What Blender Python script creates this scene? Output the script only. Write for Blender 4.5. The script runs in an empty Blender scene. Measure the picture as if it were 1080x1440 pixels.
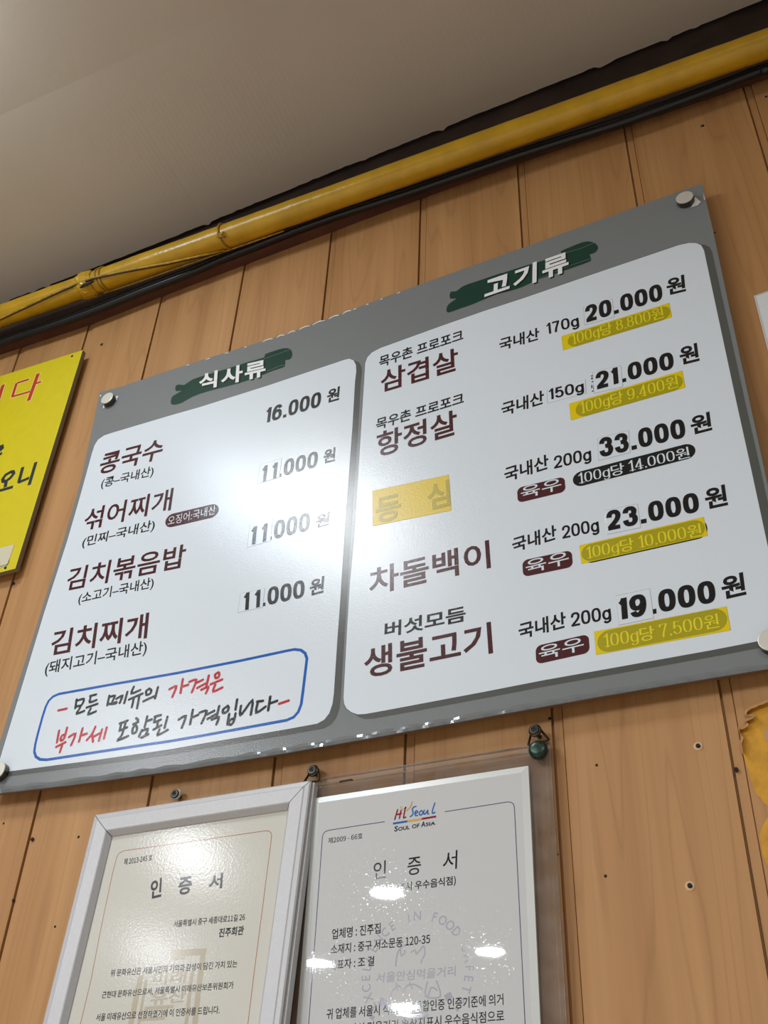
import bpy, bmesh, math, random
from mathutils import Vector, Matrix

# ------------------------------------------------------------------ camera, world, lamps, exposure
scene = bpy.context.scene
COL = scene.collection
H = 1.25                                   # eye height above the floor, metres
RIGHT = Vector((0.90921888, 0.41457326, 0.03807949))
UP = Vector((0.227102, -0.57056006, 0.78923121))
FWD = Vector((-0.34892079, 0.70893598, 0.61291439))
EYE = Vector((0.0, -0.87462816, H))
FPX = 1522.1717                            # focal length for the 1080 x 1440 frame

cam_data = bpy.data.cameras.new('camera')
cam = bpy.data.objects.new('camera', cam_data)
COL.objects.link(cam)
rot = Matrix((RIGHT, UP, -FWD)).transposed()
cam.matrix_world = Matrix.Translation(EYE) @ rot.to_4x4()
cam_data.sensor_fit = 'VERTICAL'
cam_data.sensor_height = 36.0
cam_data.sensor_width = 27.0
cam_data.lens = FPX / 1440 * 36.0
cam_data.clip_start = 0.01
scene.camera = cam

world = bpy.data.worlds.new('room_ambience')
scene.world = world
world.use_nodes = True
world.node_tree.nodes['Background'].inputs[0].default_value = (0.93, 0.98, 1.0, 1)
world.node_tree.nodes['Background'].inputs[1].default_value = 0.145

scene.view_settings.view_transform = 'Standard'
scene.view_settings.look = 'None'
scene.view_settings.gamma = 1.0
scene.view_settings.use_curve_mapping = False
scene.view_settings.exposure = 0.0

LAMP_COLOUR = (0.95, 1.0, 1.05)


def disk_lamp(name, x, y, z, size, watts):
    d = bpy.data.lights.new(name, 'AREA')
    d.shape = 'DISK'
    d.size = size
    d.energy = watts
    d.color = LAMP_COLOUR
    o = bpy.data.objects.new(name, d)
    o.location = (x, y, z)
    COL.objects.link(o)
    return o


CEIL = H + 1.447
# recessed downlights over the dining room (mirrored in the framed sheets, all but the approximate pair on the right)
for lx, ly, w in ((-1.83, -3.06, 27), (-2.55, -3.86, 27), (-1.71, -3.92, 27), (-2.48, -4.72, 27), (-2.0, -1.85, 13), (-2.55, -2.5, 14), (0.9, -2.6, 26), (0.2, -3.4, 26)):
    disk_lamp('downlight', lx, ly, CEIL - 0.01, 0.13, w)
# the ceiling lamp nearest to the wall
disk_lamp('ceiling_lamp', -0.90, -0.78, CEIL - 0.035, 0.24, 6.4)
# added point light beside that lamp, only to brighten the ceiling there
g = bpy.data.lights.new('ceiling_glow_fill', 'POINT')
g.energy = 3.2
g.shadow_soft_size = 0.03
g.color = (0.70, 0.86, 1.0)
go = bpy.data.objects.new('ceiling_glow_fill', g)
go.location = (-1.02, -0.60, CEIL - 0.09)
COL.objects.link(go)

# ------------------------------------------------------------------ measuring helpers


class Plane:
    """A real plane in the room (point + normal towards the room). on() turns a survey point of the photograph into metres on it."""

    def __init__(self, d=0.0, point=None, normal=None):
        self.p = Vector(point) if point else Vector((0, -d, 0))
        self.n = Vector(normal).normalized() if normal else Vector((0, -1, 0))

    def on(self, u, v, lift=0.0):
        d = FWD + (u - 540) / FPX * RIGHT + (720 - v) / FPX * UP
        p0 = self.p + self.n * lift
        return EYE + d * ((p0 - EYE).dot(self.n) / d.dot(self.n))


def wallpt(u, v, d=0.0):
    return Plane(d).on(u, v)


# ------------------------------------------------------------------ materials
MATS = {}


def srgb(r, g, b):
    def f(c):
        c /= 255.0
        return c / 12.92 if c <= 0.04045 else ((c + 0.055) / 1.055) ** 2.4
    return (f(r), f(g), f(b), 1)


def mat(name, rgb, rough=0.5, metal=0.0, spec=0.5, bump=0.0, bump_scale=400.0, mottle=0.0, mottle_scale=60.0, stretch=None, rough_var=0.0):
    m = bpy.data.materials.new(name)
    m.use_nodes = True
    nt = m.node_tree
    b = nt.nodes['Principled BSDF']
    b.inputs['Base Color'].default_value = srgb(*rgb)
    b.inputs['Roughness'].default_value = rough
    b.inputs['Metallic'].default_value = metal
    b.inputs['Specular IOR Level'].default_value = spec
    geo = nt.nodes.new('ShaderNodeNewGeometry')
    src = geo.outputs['Position']
    if stretch:
        mp = nt.nodes.new('ShaderNodeMapping')
        mp.inputs['Scale'].default_value = stretch
        nt.links.new(src, mp.inputs[0])
        src = mp.outputs[0]
    if mottle:
        n = nt.nodes.new('ShaderNodeTexNoise')
        n.inputs['Scale'].default_value = mottle_scale
        n.inputs['Detail'].default_value = 5
        nt.links.new(src, n.inputs['Vector'])
        mr = nt.nodes.new('ShaderNodeMapRange')
        mr.inputs[1].default_value = 0.3
        mr.inputs[2].default_value = 0.7
        mr.inputs[3].default_value = 1 - mottle
        mr.inputs[4].default_value = 1 + mottle
        nt.links.new(n.outputs[0], mr.inputs[0])
        mx = nt.nodes.new('ShaderNodeVectorMath')
        mx.operation = 'SCALE'
        mx.inputs[0].default_value = srgb(*rgb)[:3]
        nt.links.new(mr.outputs[0], mx.inputs['Scale'])
        nt.links.new(mx.outputs[0], b.inputs['Base Color'])
    if rough_var:
        n = nt.nodes.new('ShaderNodeTexNoise')
        n.inputs['Scale'].default_value = 520
        n.inputs['Detail'].default_value = 6
        nt.links.new(src, n.inputs['Vector'])
        mr = nt.nodes.new('ShaderNodeMapRange')
        mr.inputs[1].default_value = 0.64
        mr.inputs[2].default_value = 0.68
        mr.inputs[3].default_value = rough
        mr.inputs[4].default_value = rough + rough_var
        nt.links.new(n.outputs[0], mr.inputs[0])
        nt.links.new(mr.outputs[0], b.inputs['Roughness'])
    if bump:
        n = nt.nodes.new('ShaderNodeTexNoise')
        n.inputs['Scale'].default_value = bump_scale
        n.inputs['Detail'].default_value = 2
        nt.links.new(src, n.inputs['Vector'])
        bp = nt.nodes.new('ShaderNodeBump')
        bp.inputs['Strength'].default_value = bump
        bp.inputs['Distance'].default_value = 0.001
        nt.links.new(n.outputs[0], bp.inputs['Height'])
        nt.links.new(bp.outputs[0], b.inputs['Normal'])
    MATS[name] = m
    return m


def film(name, rgb, rough=0.21):
    """a printed colour under the board's matt laminate: every print on the board has the same gloss"""
    return mat(name, rgb, rough, spec=0.42, bump=0.15, bump_scale=700)


def wood_material():
    m = bpy.data.materials.new('wood_panelling')
    m.use_nodes = True
    nt = m.node_tree
    L = nt.links.new
    b = nt.nodes['Principled BSDF']
    b.inputs['Roughness'].default_value = 0.5
    b.inputs['Specular IOR Level'].default_value = 0.3
    geo = nt.nodes.new('ShaderNodeNewGeometry')
    at = nt.nodes.new('ShaderNodeAttribute')
    at.attribute_name = 'plank'
    off = nt.nodes.new('ShaderNodeCombineXYZ')
    mu = nt.nodes.new('ShaderNodeMath')
    mu.operation = 'MULTIPLY'
    mu.inputs[1].default_value = 7.31
    L(at.outputs['Fac'], mu.inputs[0])
    L(mu.outputs[0], off.inputs[1])
    L(mu.outputs[0], off.inputs[2])
    add = nt.nodes.new('ShaderNodeVectorMath')
    L(geo.outputs['Position'], add.inputs[0])
    L(off.outputs[0], add.inputs[1])
    # cathedral figure: rings of a cone cut along the plank
    mp = nt.nodes.new('ShaderNodeMapping')
    mp.inputs['Scale'].default_value = (9.0, 1.0, 0.55)
    L(add.outputs[0], mp.inputs[0])
    n1 = nt.nodes.new('ShaderNodeTexNoise')
    n1.inputs['Scale'].default_value = 1.6
    n1.inputs['Detail'].default_value = 2
    n1.inputs['Roughness'].default_value = 0.45
    L(mp.outputs[0], n1.inputs['Vector'])
    ring = nt.nodes.new('ShaderNodeMath')
    ring.operation = 'MULTIPLY'
    ring.inputs[1].default_value = 17.0
    L(n1.outputs[0], ring.inputs[0])
    fr = nt.nodes.new('ShaderNodeMath')
    fr.operation = 'FRACT'
    L(ring.outputs[0], fr.inputs[0])
    rr = nt.nodes.new('ShaderNodeValToRGB')
    e = rr.color_ramp.elements
    e[0].position, e[0].color = 0.0, (0.70, 0.66, 0.62, 1)
    e[1].position, e[1].color = 0.1, (0.95, 0.95, 0.95, 1)
    x = e.new(0.86)
    x.color = (1, 1, 1, 1)
    x = e.new(1.0)
    x.color = (0.72, 0.68, 0.64, 1)
    L(fr.outputs[0], rr.inputs[0])
    # fine pores
    mp2 = nt.nodes.new('ShaderNodeMapping')
    mp2.inputs['Scale'].default_value = (170.0, 40.0, 2.2)
    L(add.outputs[0], mp2.inputs[0])
    n2 = nt.nodes.new('ShaderNodeTexNoise')
    n2.inputs['Scale'].default_value = 1.0
    n2.inputs['Detail'].default_value = 4
    L(mp2.outputs[0], n2.inputs['Vector'])
    # broad tone bands
    mp3 = nt.nodes.new('ShaderNodeMapping')
    mp3.inputs['Scale'].default_value = (26.0, 3.0, 0.9)
    L(add.outputs[0], mp3.inputs[0])
    n3 = nt.nodes.new('ShaderNodeTexNoise')
    n3.inputs['Scale'].default_value = 1.0
    n3.inputs['Detail'].default_value = 3
    L(mp3.outputs[0], n3.inputs['Vector'])
    cr = nt.nodes.new('ShaderNodeValToRGB')
    e = cr.color_ramp.elements
    e[0].position, e[0].color = 0.30, srgb(172, 124, 76)
    e[1].position, e[1].color = 0.72, srgb(198, 150, 98)
    mixv = nt.nodes.new('ShaderNodeMath')
    mixv.operation = 'MULTIPLY_ADD'
    L(n2.outputs[0], mixv.inputs[0])
    mixv.inputs[1].default_value = 0.28
    s3 = nt.nodes.new('ShaderNodeMath')
    s3.operation = 'MULTIPLY'
    L(n3.outputs[0], s3.inputs[0])
    s3.inputs[1].default_value = 0.72
    L(s3.outputs[0], mixv.inputs[2])
    L(mixv.outputs[0], cr.inputs[0])
    mixc = nt.nodes.new('ShaderNodeMix')
    mixc.data_type = 'RGBA'
    mixc.blend_type = 'MULTIPLY'
    mixc.inputs[0].default_value = 0.42
    L(cr.outputs[0], mixc.inputs[6])
    L(rr.outputs[0], mixc.inputs[7])
    L(mixc.outputs[2], b.inputs['Base Color'])
    return m


def clear_material(name, tint=(0.93, 0.92, 0.9), haze=0.10, rough=0.06):
    """acrylic sheet: lets light straight through, mirrors at grazing angles, a little dust"""
    m = bpy.data.materials.new(name)
    m.use_nodes = True
    nt = m.node_tree
    L = nt.links.new
    nt.nodes.remove(nt.nodes['Principled BSDF'])
    out = nt.nodes['Material Output']
    tr = nt.nodes.new('ShaderNodeBsdfTransparent')
    tr.inputs[0].default_value = (*tint, 1)
    df = nt.nodes.new('ShaderNodeBsdfDiffuse')
    df.inputs[0].default_value = (0.62, 0.58, 0.54, 1)
    gl = nt.nodes.new('ShaderNodeBsdfGlossy')
    gl.inputs['Roughness'].default_value = rough
    geo = nt.nodes.new('ShaderNodeNewGeometry')
    n = nt.nodes.new('ShaderNodeTexNoise')
    n.inputs['Scale'].default_value = 45
    n.inputs['Detail'].default_value = 6
    L(geo.outputs['Position'], n.inputs['Vector'])
    mr = nt.nodes.new('ShaderNodeMapRange')
    mr.inputs[1].default_value = 0.3
    mr.inputs[2].default_value = 0.75
    mr.inputs[3].default_value = haze * 0.4
    mr.inputs[4].default_value = haze * 1.7
    L(n.outputs[0], mr.inputs[0])
    m1 = nt.nodes.new('ShaderNodeMixShader')
    L(mr.outputs[0], m1.inputs[0])
    L(tr.outputs[0], m1.inputs[1])
    L(df.outputs[0], m1.inputs[2])
    fr = nt.nodes.new('ShaderNodeFresnel')
    fr.inputs[0].default_value = 1.47
    m2 = nt.nodes.new('ShaderNodeMixShader')
    L(fr.outputs[0], m2.inputs[0])
    L(m1.outputs[0], m2.inputs[1])
    L(gl.outputs[0], m2.inputs[2])
    L(m2.outputs[0], out.inputs[0])
    MATS[name] = m
    return m


MATS['wood'] = wood_material()
mat('ceiling_paint', (194, 181, 166), 0.75, spec=0.2, bump=0.25, bump_scale=90, mottle=0.05, mottle_scale=3)
mat('fascia', (60, 46, 38), 0.6, spec=0.25, mottle=0.35, mottle_scale=14, bump=0.4, bump_scale=120)
mat('fascia_lip', (88, 54, 42), 0.5, spec=0.3, mottle=0.2, mottle_scale=20)
mat('floor_tile', (196, 182, 166), 0.6, mottle=0.1, mottle_scale=4)
mat('pipe_yellow', (196, 152, 22), 0.28, spec=0.5, mottle=0.14, mottle_scale=26, bump=0.5, bump_scale=90)
mat('cord_yellow', (176, 140, 40), 0.4, mottle=0.4, mottle_scale=140)
mat('tie_wire', (168, 128, 40), 0.5)
mat('cable_black', (22, 24, 26), 0.3, spec=0.4)
mat('tape_dark', (40, 38, 28), 0.6)
film('board_grey', (126, 130, 130))
mat('hem_film', (120, 124, 124), 0.08, spec=0.5)
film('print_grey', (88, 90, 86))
film('board_white', (222, 230, 236))
mat('board_edge', (110, 84, 66), 0.6)
film('maroon', (74, 30, 34))
film('ink_black', (26, 28, 30))
film('blue_line', (0, 92, 178))
film('marker_red', (190, 34, 44))
film('marker_black', (18, 20, 22))
film('header_green', (18, 62, 50))
film('header_line', (120, 132, 122))
film('header_white', (240, 242, 242))
film('header_shadow', (10, 24, 22))
film('patch_white', (223, 231, 237))
film('patch_rim', (150, 154, 158))
film('pill_maroon', (78, 34, 38))
film('pill_black', (28, 32, 32))
film('tape_yellow', (232, 204, 0), 0.3)
film('tape_olive', (172, 160, 16), 0.3)
film('tape_letter', (232, 216, 40), 0.3)
film('paint_yellow', (224, 196, 64), 0.3)
film('paint_ghost', (186, 168, 64), 0.3)
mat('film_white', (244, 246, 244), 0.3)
mat('steel', (214, 210, 198), 0.38, metal=0.25, bump=0.05, bump_scale=900)
mat('steel_dark', (96, 92, 84), 0.35, metal=1.0)
mat('screw_black', (62, 58, 52), 0.35, metal=0.6)
mat('screw_recess', (8, 8, 8), 0.6)
mat('brass_hook', (70, 58, 40), 0.4, metal=0.8)
mat('green_cap', (44, 66, 54), 0.3, metal=0.5, mottle=0.4, mottle_scale=300)
mat('washer_white', (206, 198, 180), 0.5)
mat('sign_yellow', (212, 194, 0), 0.45, mottle=0.03)
mat('sign_edge', (120, 116, 96), 0.5)
mat('sign_red', (186, 50, 26), 0.45)
mat('sign_outline', (238, 214, 150), 0.45)
mat('sign_navy', (18, 38, 44), 0.45)
mat('label_grey', (206, 200, 170), 0.5)
mat('aluminium', (194, 193, 194), 0.42, metal=0.1, bump=0.1, bump_scale=1500, mottle=0.03, mottle_scale=300)
mat('aluminium_edge', (176, 178, 172), 0.3, metal=0.3)
mat('mitre_dark', (40, 36, 38), 0.6)
mat('lip_dark', (92, 86, 80), 0.5)
mat('paper_ivory', (208, 205, 194), 0.14, spec=0.14, bump=0.05, bump_scale=420)
mat('ink_cert', (48, 46, 48), 0.14, spec=0.14)
mat('line_brown', (176, 110, 76), 0.14, spec=0.14)
mat('seal_tan', (190, 180, 158), 0.14, spec=0.14)
mat('paper_white', (206, 207, 205), 0.012, spec=0.5, rough_var=0.11)
mat('plate_rim', (216, 218, 214), 0.25, spec=0.4)
mat('plate_side', (196, 190, 170), 0.2)
mat('ink_navy', (34, 34, 46), 0.04)
mat('line_navy', (90, 86, 122), 0.04)
mat('seal_lilac', (176, 176, 188), 0.04)
mat('logo_maroon', (146, 30, 56), 0.05)
mat('logo_blue', (30, 104, 184), 0.05)
mat('logo_orange', (226, 172, 84), 0.05)
mat('adhesive', (206, 148, 22), 0.6, mottle=0.18, mottle_scale=60, bump=0.8, bump_scale=160)
mat('torn_core', (190, 146, 116), 0.7)
mat('torn_edge', (120, 84, 56), 0.7)
mat('hole_dark', (30, 20, 14), 0.8)
mat('anchor_plastic', (216, 182, 142), 0.5)
mat('notice_rim', (204, 198, 188), 0.3)
mat('notice_white', (222, 226, 226), 0.3)
clear_material('acrylic')
clear_material('acrylic_edge', (0.80, 0.78, 0.74), 0.25, 0.1)


# ------------------------------------------------------------------ object helpers
def tag(o, label=None, cat=None, group=None, kind=None):
    if label:
        o['label'] = label
    if cat:
        o['category'] = cat
    if group:
        o['group'] = group
    if kind:
        o['kind'] = kind
    return o


def thing(name, label, cat, loc, group=None):
    o = bpy.data.objects.new(name, None)
    o.empty_display_size = 0.05
    o.location = loc
    COL.objects.link(o)
    return tag(o, label, cat, group)


def base(parent):
    """world position of a parent (things and parts are never rotated)"""
    v = Vector((0, 0, 0))
    while parent is not None:
        v += parent.location
        parent = parent.parent
    return v


def build(name, verts, faces, m, parent=None, smooth=False, mats=None, idx=None):
    o0 = base(parent)
    if parent is None:
        lo = [min(v[i] for v in verts) for i in range(3)]
        hi = [max(v[i] for v in verts) for i in range(3)]
        o0 = Vector(((lo[0] + hi[0]) / 2, (lo[1] + hi[1]) / 2, lo[2]))
    me = bpy.data.meshes.new(name)
    me.from_pydata([tuple(Vector(v) - o0) for v in verts], [], [tuple(f) for f in faces])
    for mm in (mats or [m]):
        me.materials.append(MATS[mm] if isinstance(mm, str) else mm)
    if idx:
        for p, i in zip(me.polygons, idx):
            p.material_index = i
    if smooth:
        for p in me.polygons:
            p.use_smooth = True
    me.update()
    o = bpy.data.objects.new(name, me)
    if parent is None:
        o.location = o0
    else:
        o.parent = parent
    COL.objects.link(o)
    return o


def ink(name, verts, faces, m, parent, n):
    vs, fs = [], []
    for k, f in enumerate(faces):
        up = n * (4e-6 * (k % 11))
        b = len(vs)
        vs += [Vector(verts[q]) + up for q in f]
        fs.append(tuple(range(b, b + len(f))))
    return build(name, vs, fs, m, parent)


class MB:
    def __init__(self):
        self.v, self.f, self.i = [], [], []

    def add(self, vs, fs, i=0):
        k = len(self.v)
        self.v += [Vector(x) for x in vs]
        self.f += [tuple(k + a for a in f) for f in fs]
        self.i += [i] * len(fs)
        return self

    def box(self, x0, x1, y0, y1, z0, z1, i=0):
        vs = [(x, y, z) for x in (x0, x1) for y in (y0, y1) for z in (z0, z1)]
        return self.add(vs, [(0, 1, 3, 2), (4, 6, 7, 5), (0, 4, 5, 1), (2, 3, 7, 6), (0, 2, 6, 4), (1, 5, 7, 3)], i)

    def prism(self, front, back_shift, i=0, side=None):
        """closed outline (front) swept by back_shift; caps triangulated as ngons"""
        n = len(front)
        bk = [Vector(p) + back_shift for p in front]
        k = len(self.v)
        self.add(front + bk, [tuple(range(n)), tuple(range(2 * n - 1, n - 1, -1))], i)
        self.f += [(k + a, k + n + a, k + n + (a + 1) % n, k + (a + 1) % n) for a in range(n)]
        self.i += [side if side is not None else i] * n
        return self

    def tube(self, pts, r, seg=12, i=0, cap=True):
        rr = r if isinstance(r, (list, tuple)) else [r] * len(pts)
        pts = [Vector(p) for p in pts]
        k = len(self.v)
        ref = None
        for a, p in enumerate(pts):
            t = (pts[min(a + 1, len(pts) - 1)] - pts[max(a - 1, 0)]).normalized()
            if ref is None:
                ref = t.orthogonal().normalized()
            ref = (ref - t * ref.dot(t)).normalized()
            b = t.cross(ref)
            for s in range(seg):
                th = 2 * math.pi * s / seg
                self.v.append(p + (ref * math.cos(th) + b * math.sin(th)) * rr[a])
        n = len(pts)
        for a in range(n - 1):
            for s in range(seg):
                s2 = (s + 1) % seg
                self.f.append((k + a * seg + s, k + a * seg + s2, k + (a + 1) * seg + s2, k + (a + 1) * seg + s))
                self.i.append(i)
        if cap:
            self.f.append(tuple(k + s for s in reversed(range(seg))))
            self.f.append(tuple(k + (n - 1) * seg + s for s in range(seg)))
            self.i += [i, i]
        return self

    def lathe(self, c, axis, prof, seg=24, i=0):
        """profile of (radius, height along axis) turned round axis"""
        c, axis = Vector(c), Vector(axis).normalized()
        a = axis.orthogonal().normalized()
        b = axis.cross(a)
        k = len(self.v)
        for (r, h) in prof:
            for s in range(seg):
                th = 2 * math.pi * s / seg
                self.v.append(c + axis * h + (a * math.cos(th) + b * math.sin(th)) * r)
        for p in range(len(prof) - 1):
            for s in range(seg):
                s2 = (s + 1) % seg
                self.f.append((k + p * seg + s, k + p * seg + s2, k + (p + 1) * seg + s2, k + (p + 1) * seg + s))
                self.i.append(i)
        self.f.append(tuple(k + s for s in reversed(range(seg))))
        self.f.append(tuple(k + (len(prof) - 1) * seg + s for s in range(seg)))
        self.i += [i, i]
        return self

    def ribbon(self, pts, w, n, closed=False, i=0, round_ends=True):
        """flat band of width w along a polyline lying in the plane with normal n, with round joins"""
        pts = [Vector(p) for p in pts]
        n = Vector(n)
        segs = list(zip(pts, pts[1:] + pts[:1])) if closed else list(zip(pts, pts[1:]))
        if not closed and round_ends:
            pass
        m = len(pts)
        L, R = [], []
        for a in range(m):
            pa = pts[a - 1] if (a > 0 or closed) else None
            pb = pts[(a + 1) % m] if (a < m - 1 or closed) else None
            d1 = (pts[a] - pa).normalized() if pa is not None else None
            d2 = (pb - pts[a]).normalized() if pb is not None else None
            d1 = d1 or d2
            d2 = d2 or d1
            s1, s2 = n.cross(d1), n.cross(d2)
            s = (s1 + s2)
            s = s1 if s.length < 0.3 else s.normalized()
            k = 1 / max(0.6, s.dot(s1))
            wa = w[a] if isinstance(w, list) else w
            L.append(pts[a] + s * wa / 2 * k)
            R.append(pts[a] - s * wa / 2 * k)
        for a in range(m if closed else m - 1):
            b = (a + 1) % m
            self.add([L[a], L[b], R[b], R[a]], [(0, 3, 2, 1)], i)
        if not closed and round_ends:
            for c, d in ((pts[0], (pts[0] - pts[1]).normalized()), (pts[-1], (pts[-1] - pts[-2]).normalized())):
                s = n.cross(d)
                fan = [c + (s * math.cos(t) + d * math.sin(t)) * w / 2 for t in [math.pi * q / 6 for q in range(7)]]
                self.add(fan, [tuple(range(7))], i)
        return self

    def build(self, name, m=None, parent=None, smooth=False, mats=None):
        return build(name, self.v, self.f, m, parent, smooth, mats, self.i if mats else None)


def polyfill(pts):
    """triangulated outline"""
    from mathutils.geometry import tessellate_polygon
    return [tuple(t) for t in tessellate_polygon([[Vector(p) for p in pts]])]


def flat(name, outline, m, parent):
    return build(name, outline, [f for f in polyfill(outline)], m, parent)


def smooth_line(pts, closed=False, k=3):
    """Catmull-Rom through 2-D points"""
    pts = [Vector(p) for p in pts]
    n = len(pts)
    out = []
    for a in range(n if closed else n - 1):
        p1, p2 = pts[a], pts[(a + 1) % n]
        p0 = pts[a - 1] if (a > 0 or closed) else p1
        p3 = pts[(a + 2) % n] if (a < n - 2 or closed) else p2
        for s in range(k):
            t = s / k
            out.append(0.5 * (2 * p1 + (p2 - p0) * t + (2 * p0 - 5 * p1 + 4 * p2 - p3) * t * t + (3 * p1 - p0 - 3 * p2 + p3) * t ** 3))
    if not closed:
        out.append(pts[-1])
    return out


# ------------------------------------------------------------------ lettering
_TEXT = {}
_PLAIN = None
try:                                                       # Blender's own bundled Korean face, for lines that mix Hangul and figures
    _PLAIN = bpy.data.fonts.load(bpy.utils.system_resource('DATAFILES') + '/fonts/Noto Sans CJK Regular.woff2')
except Exception:
    _PLAIN = None


def glyphs(s, bold=0.0, spacing=1.0, plain=False):
    key = (s, bold, spacing, plain)
    if key not in _TEXT:
        c = bpy.data.curves.new('lettering_outline', 'FONT')
        if plain and _PLAIN:
            c.font = _PLAIN
            bold *= 0.42
        c.body = s
        c.offset = bold
        c.resolution_u = 3
        c.space_character = spacing
        c.fill_mode = 'FRONT'
        o = bpy.data.objects.new('lettering_outline', c)
        COL.objects.link(o)
        dg = bpy.context.evaluated_depsgraph_get()
        dg.update()
        me = bpy.data.meshes.new_from_object(o.evaluated_get(dg))
        vs = [(v.co.x, v.co.y) for v in me.vertices]
        fs = [tuple(p.vertices) for p in me.polygons]
        bpy.data.objects.remove(o)
        bpy.data.curves.remove(c)
        bpy.data.meshes.remove(me)
        _TEXT[key] = (vs, fs)
    return _TEXT[key]


def lettering(name, s, BL, BR, TL, plane, lift, m, parent, bold=0.0, ref=None, spacing=1.0, stress=0.0, mb=None, idx=0, plain=False):
    """text laid flat on a plane; its ink box spans the three surveyed corners. stress thickens the upright strokes only."""
    vs, fs = glyphs(s, bold, spacing, plain)
    x0, x1 = min(v[0] for v in vs), max(v[0] for v in vs)
    yv = vs if ref is None else glyphs(ref, bold)[0]
    y0, y1 = min(v[1] for v in yv), max(v[1] for v in yv)
    A, B, T = plane.on(*BL, lift), plane.on(*BR, lift), plane.on(*TL, lift)
    ex, ey = (B - A) / (x1 - x0), (T - A) / (y1 - y0)
    out = mb or MB()
    for sh in ([0.0] if not stress else [-stress, 0.0, stress]):
        out.add([A + ex * (x + sh - x0) + ey * (y - y0) for x, y in vs], fs, idx)
    if mb is None:
        return ink(name, out.v, out.f, m, parent, plane.n)
    return out


# figures drawn stroke by stroke in a unit-high box: width, then centre lines
FIG = {
    '0': (0.57, [[(0.5, 1), (0.8, 0.95), (0.96, 0.76), (1, 0.5), (0.96, 0.24), (0.8, 0.05), (0.5, 0), (0.2, 0.05), (0.04, 0.24), (0, 0.5), (0.04, 0.76), (0.2, 0.95), 'loop']]),
    '1': (0.36, [[(1, -0.1), (1, 1.1)], [(0, 0.80), (0.42, 0.86), (0.8, 1.0)]]),
    '2': (0.55, [[(0, 0.68), (0.05, 0.85), (0.22, 0.97), (0.5, 1), (0.8, 0.96), (0.98, 0.82), (0.97, 0.64), (0.82, 0.47), (0.52, 0.29), (0.2, 0.13), (0.04, 0.0)], [(-0.18, 0), (1.15, 0)]]),
    '3': (0.56, [[(0.0, 0.74), (0.08, 0.9), (0.28, 0.99), (0.5, 1), (0.76, 0.96), (0.92, 0.84), (0.9, 0.68), (0.75, 0.57), (0.4, 0.54)], [(0.4, 0.54), (0.75, 0.52), (0.97, 0.38), (0.97, 0.18), (0.78, 0.03), (0.5, 0), (0.22, 0.03), (0.04, 0.14), (-0.02, 0.3)]]),
    '4': (0.58, [[(0.72, -0.1), (0.72, 1.08)], [(0.72, 1.0), (0.0, 0.26)], [(-0.1, 0.24), (1.18, 0.24)]]),
    '5': (0.56, [[(0.95, 1), (0.16, 1)], [(0.18, 1.06), (0.06, 0.44)], [(0.06, 0.5), (0.28, 0.62), (0.55, 0.65), (0.84, 0.57), (1, 0.34), (0.93, 0.12), (0.74, 0.02), (0.48, 0), (0.2, 0.04), (0.0, 0.22)]]),
    '6': (0.57, [[(0.97, 0.8), (0.84, 0.95), (0.58, 1.0), (0.3, 0.95), (0.08, 0.74), (0, 0.45), (0.04, 0.18), (0.22, 0.03), (0.5, 0), (0.78, 0.03), (0.98, 0.18), (1, 0.33), (0.93, 0.51), (0.76, 0.61), (0.5, 0.63), (0.22, 0.57), (0.04, 0.40)]]),
    '7': (0.54, [[(-0.1, 1), (1.1, 1)], [(1.0, 1), (0.7, 0.6), (0.5, 0.28), (0.40, -0.1)]]),
    '8': (0.56, [[(0.5, 1), (0.8, 0.95), (0.92, 0.78), (0.8, 0.6), (0.5, 0.54), (0.2, 0.6), (0.08, 0.78), (0.2, 0.95), 'loop'], [(0.5, 0.54), (0.84, 0.47), (1, 0.27), (0.84, 0.06), (0.5, 0), (0.16, 0.06), (0, 0.27), (0.16, 0.47), 'loop']]),
    'g': (0.53, [[(0.5, 0.68), (0.8, 0.63), (0.97, 0.48), (1, 0.34), (0.97, 0.2), (0.8, 0.05), (0.5, 0), (0.2, 0.05), (0.03, 0.2), (0, 0.34), (0.03, 0.48), (0.2, 0.63), 'loop'], [(1.0, 0.80), (1.0, 0.0), (0.9, -0.2), (0.6, -0.28), (0.3, -0.27), (0.06, -0.16)]]),
}
FIG['9'] = (0.57, [[(1 - x, 1 - y) for x, y in FIG['6'][1][0]]])
SERIF = {'1': [[(0.1, 0), (1.9, 0)]], '4': [[(0.3, 0), (1.1, 0)]], '7': [[(0.0, 1.0), (0.0, 0.8)]], '2': [[(1.05, 0.0), (1.08, 0.2)]]}


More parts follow.
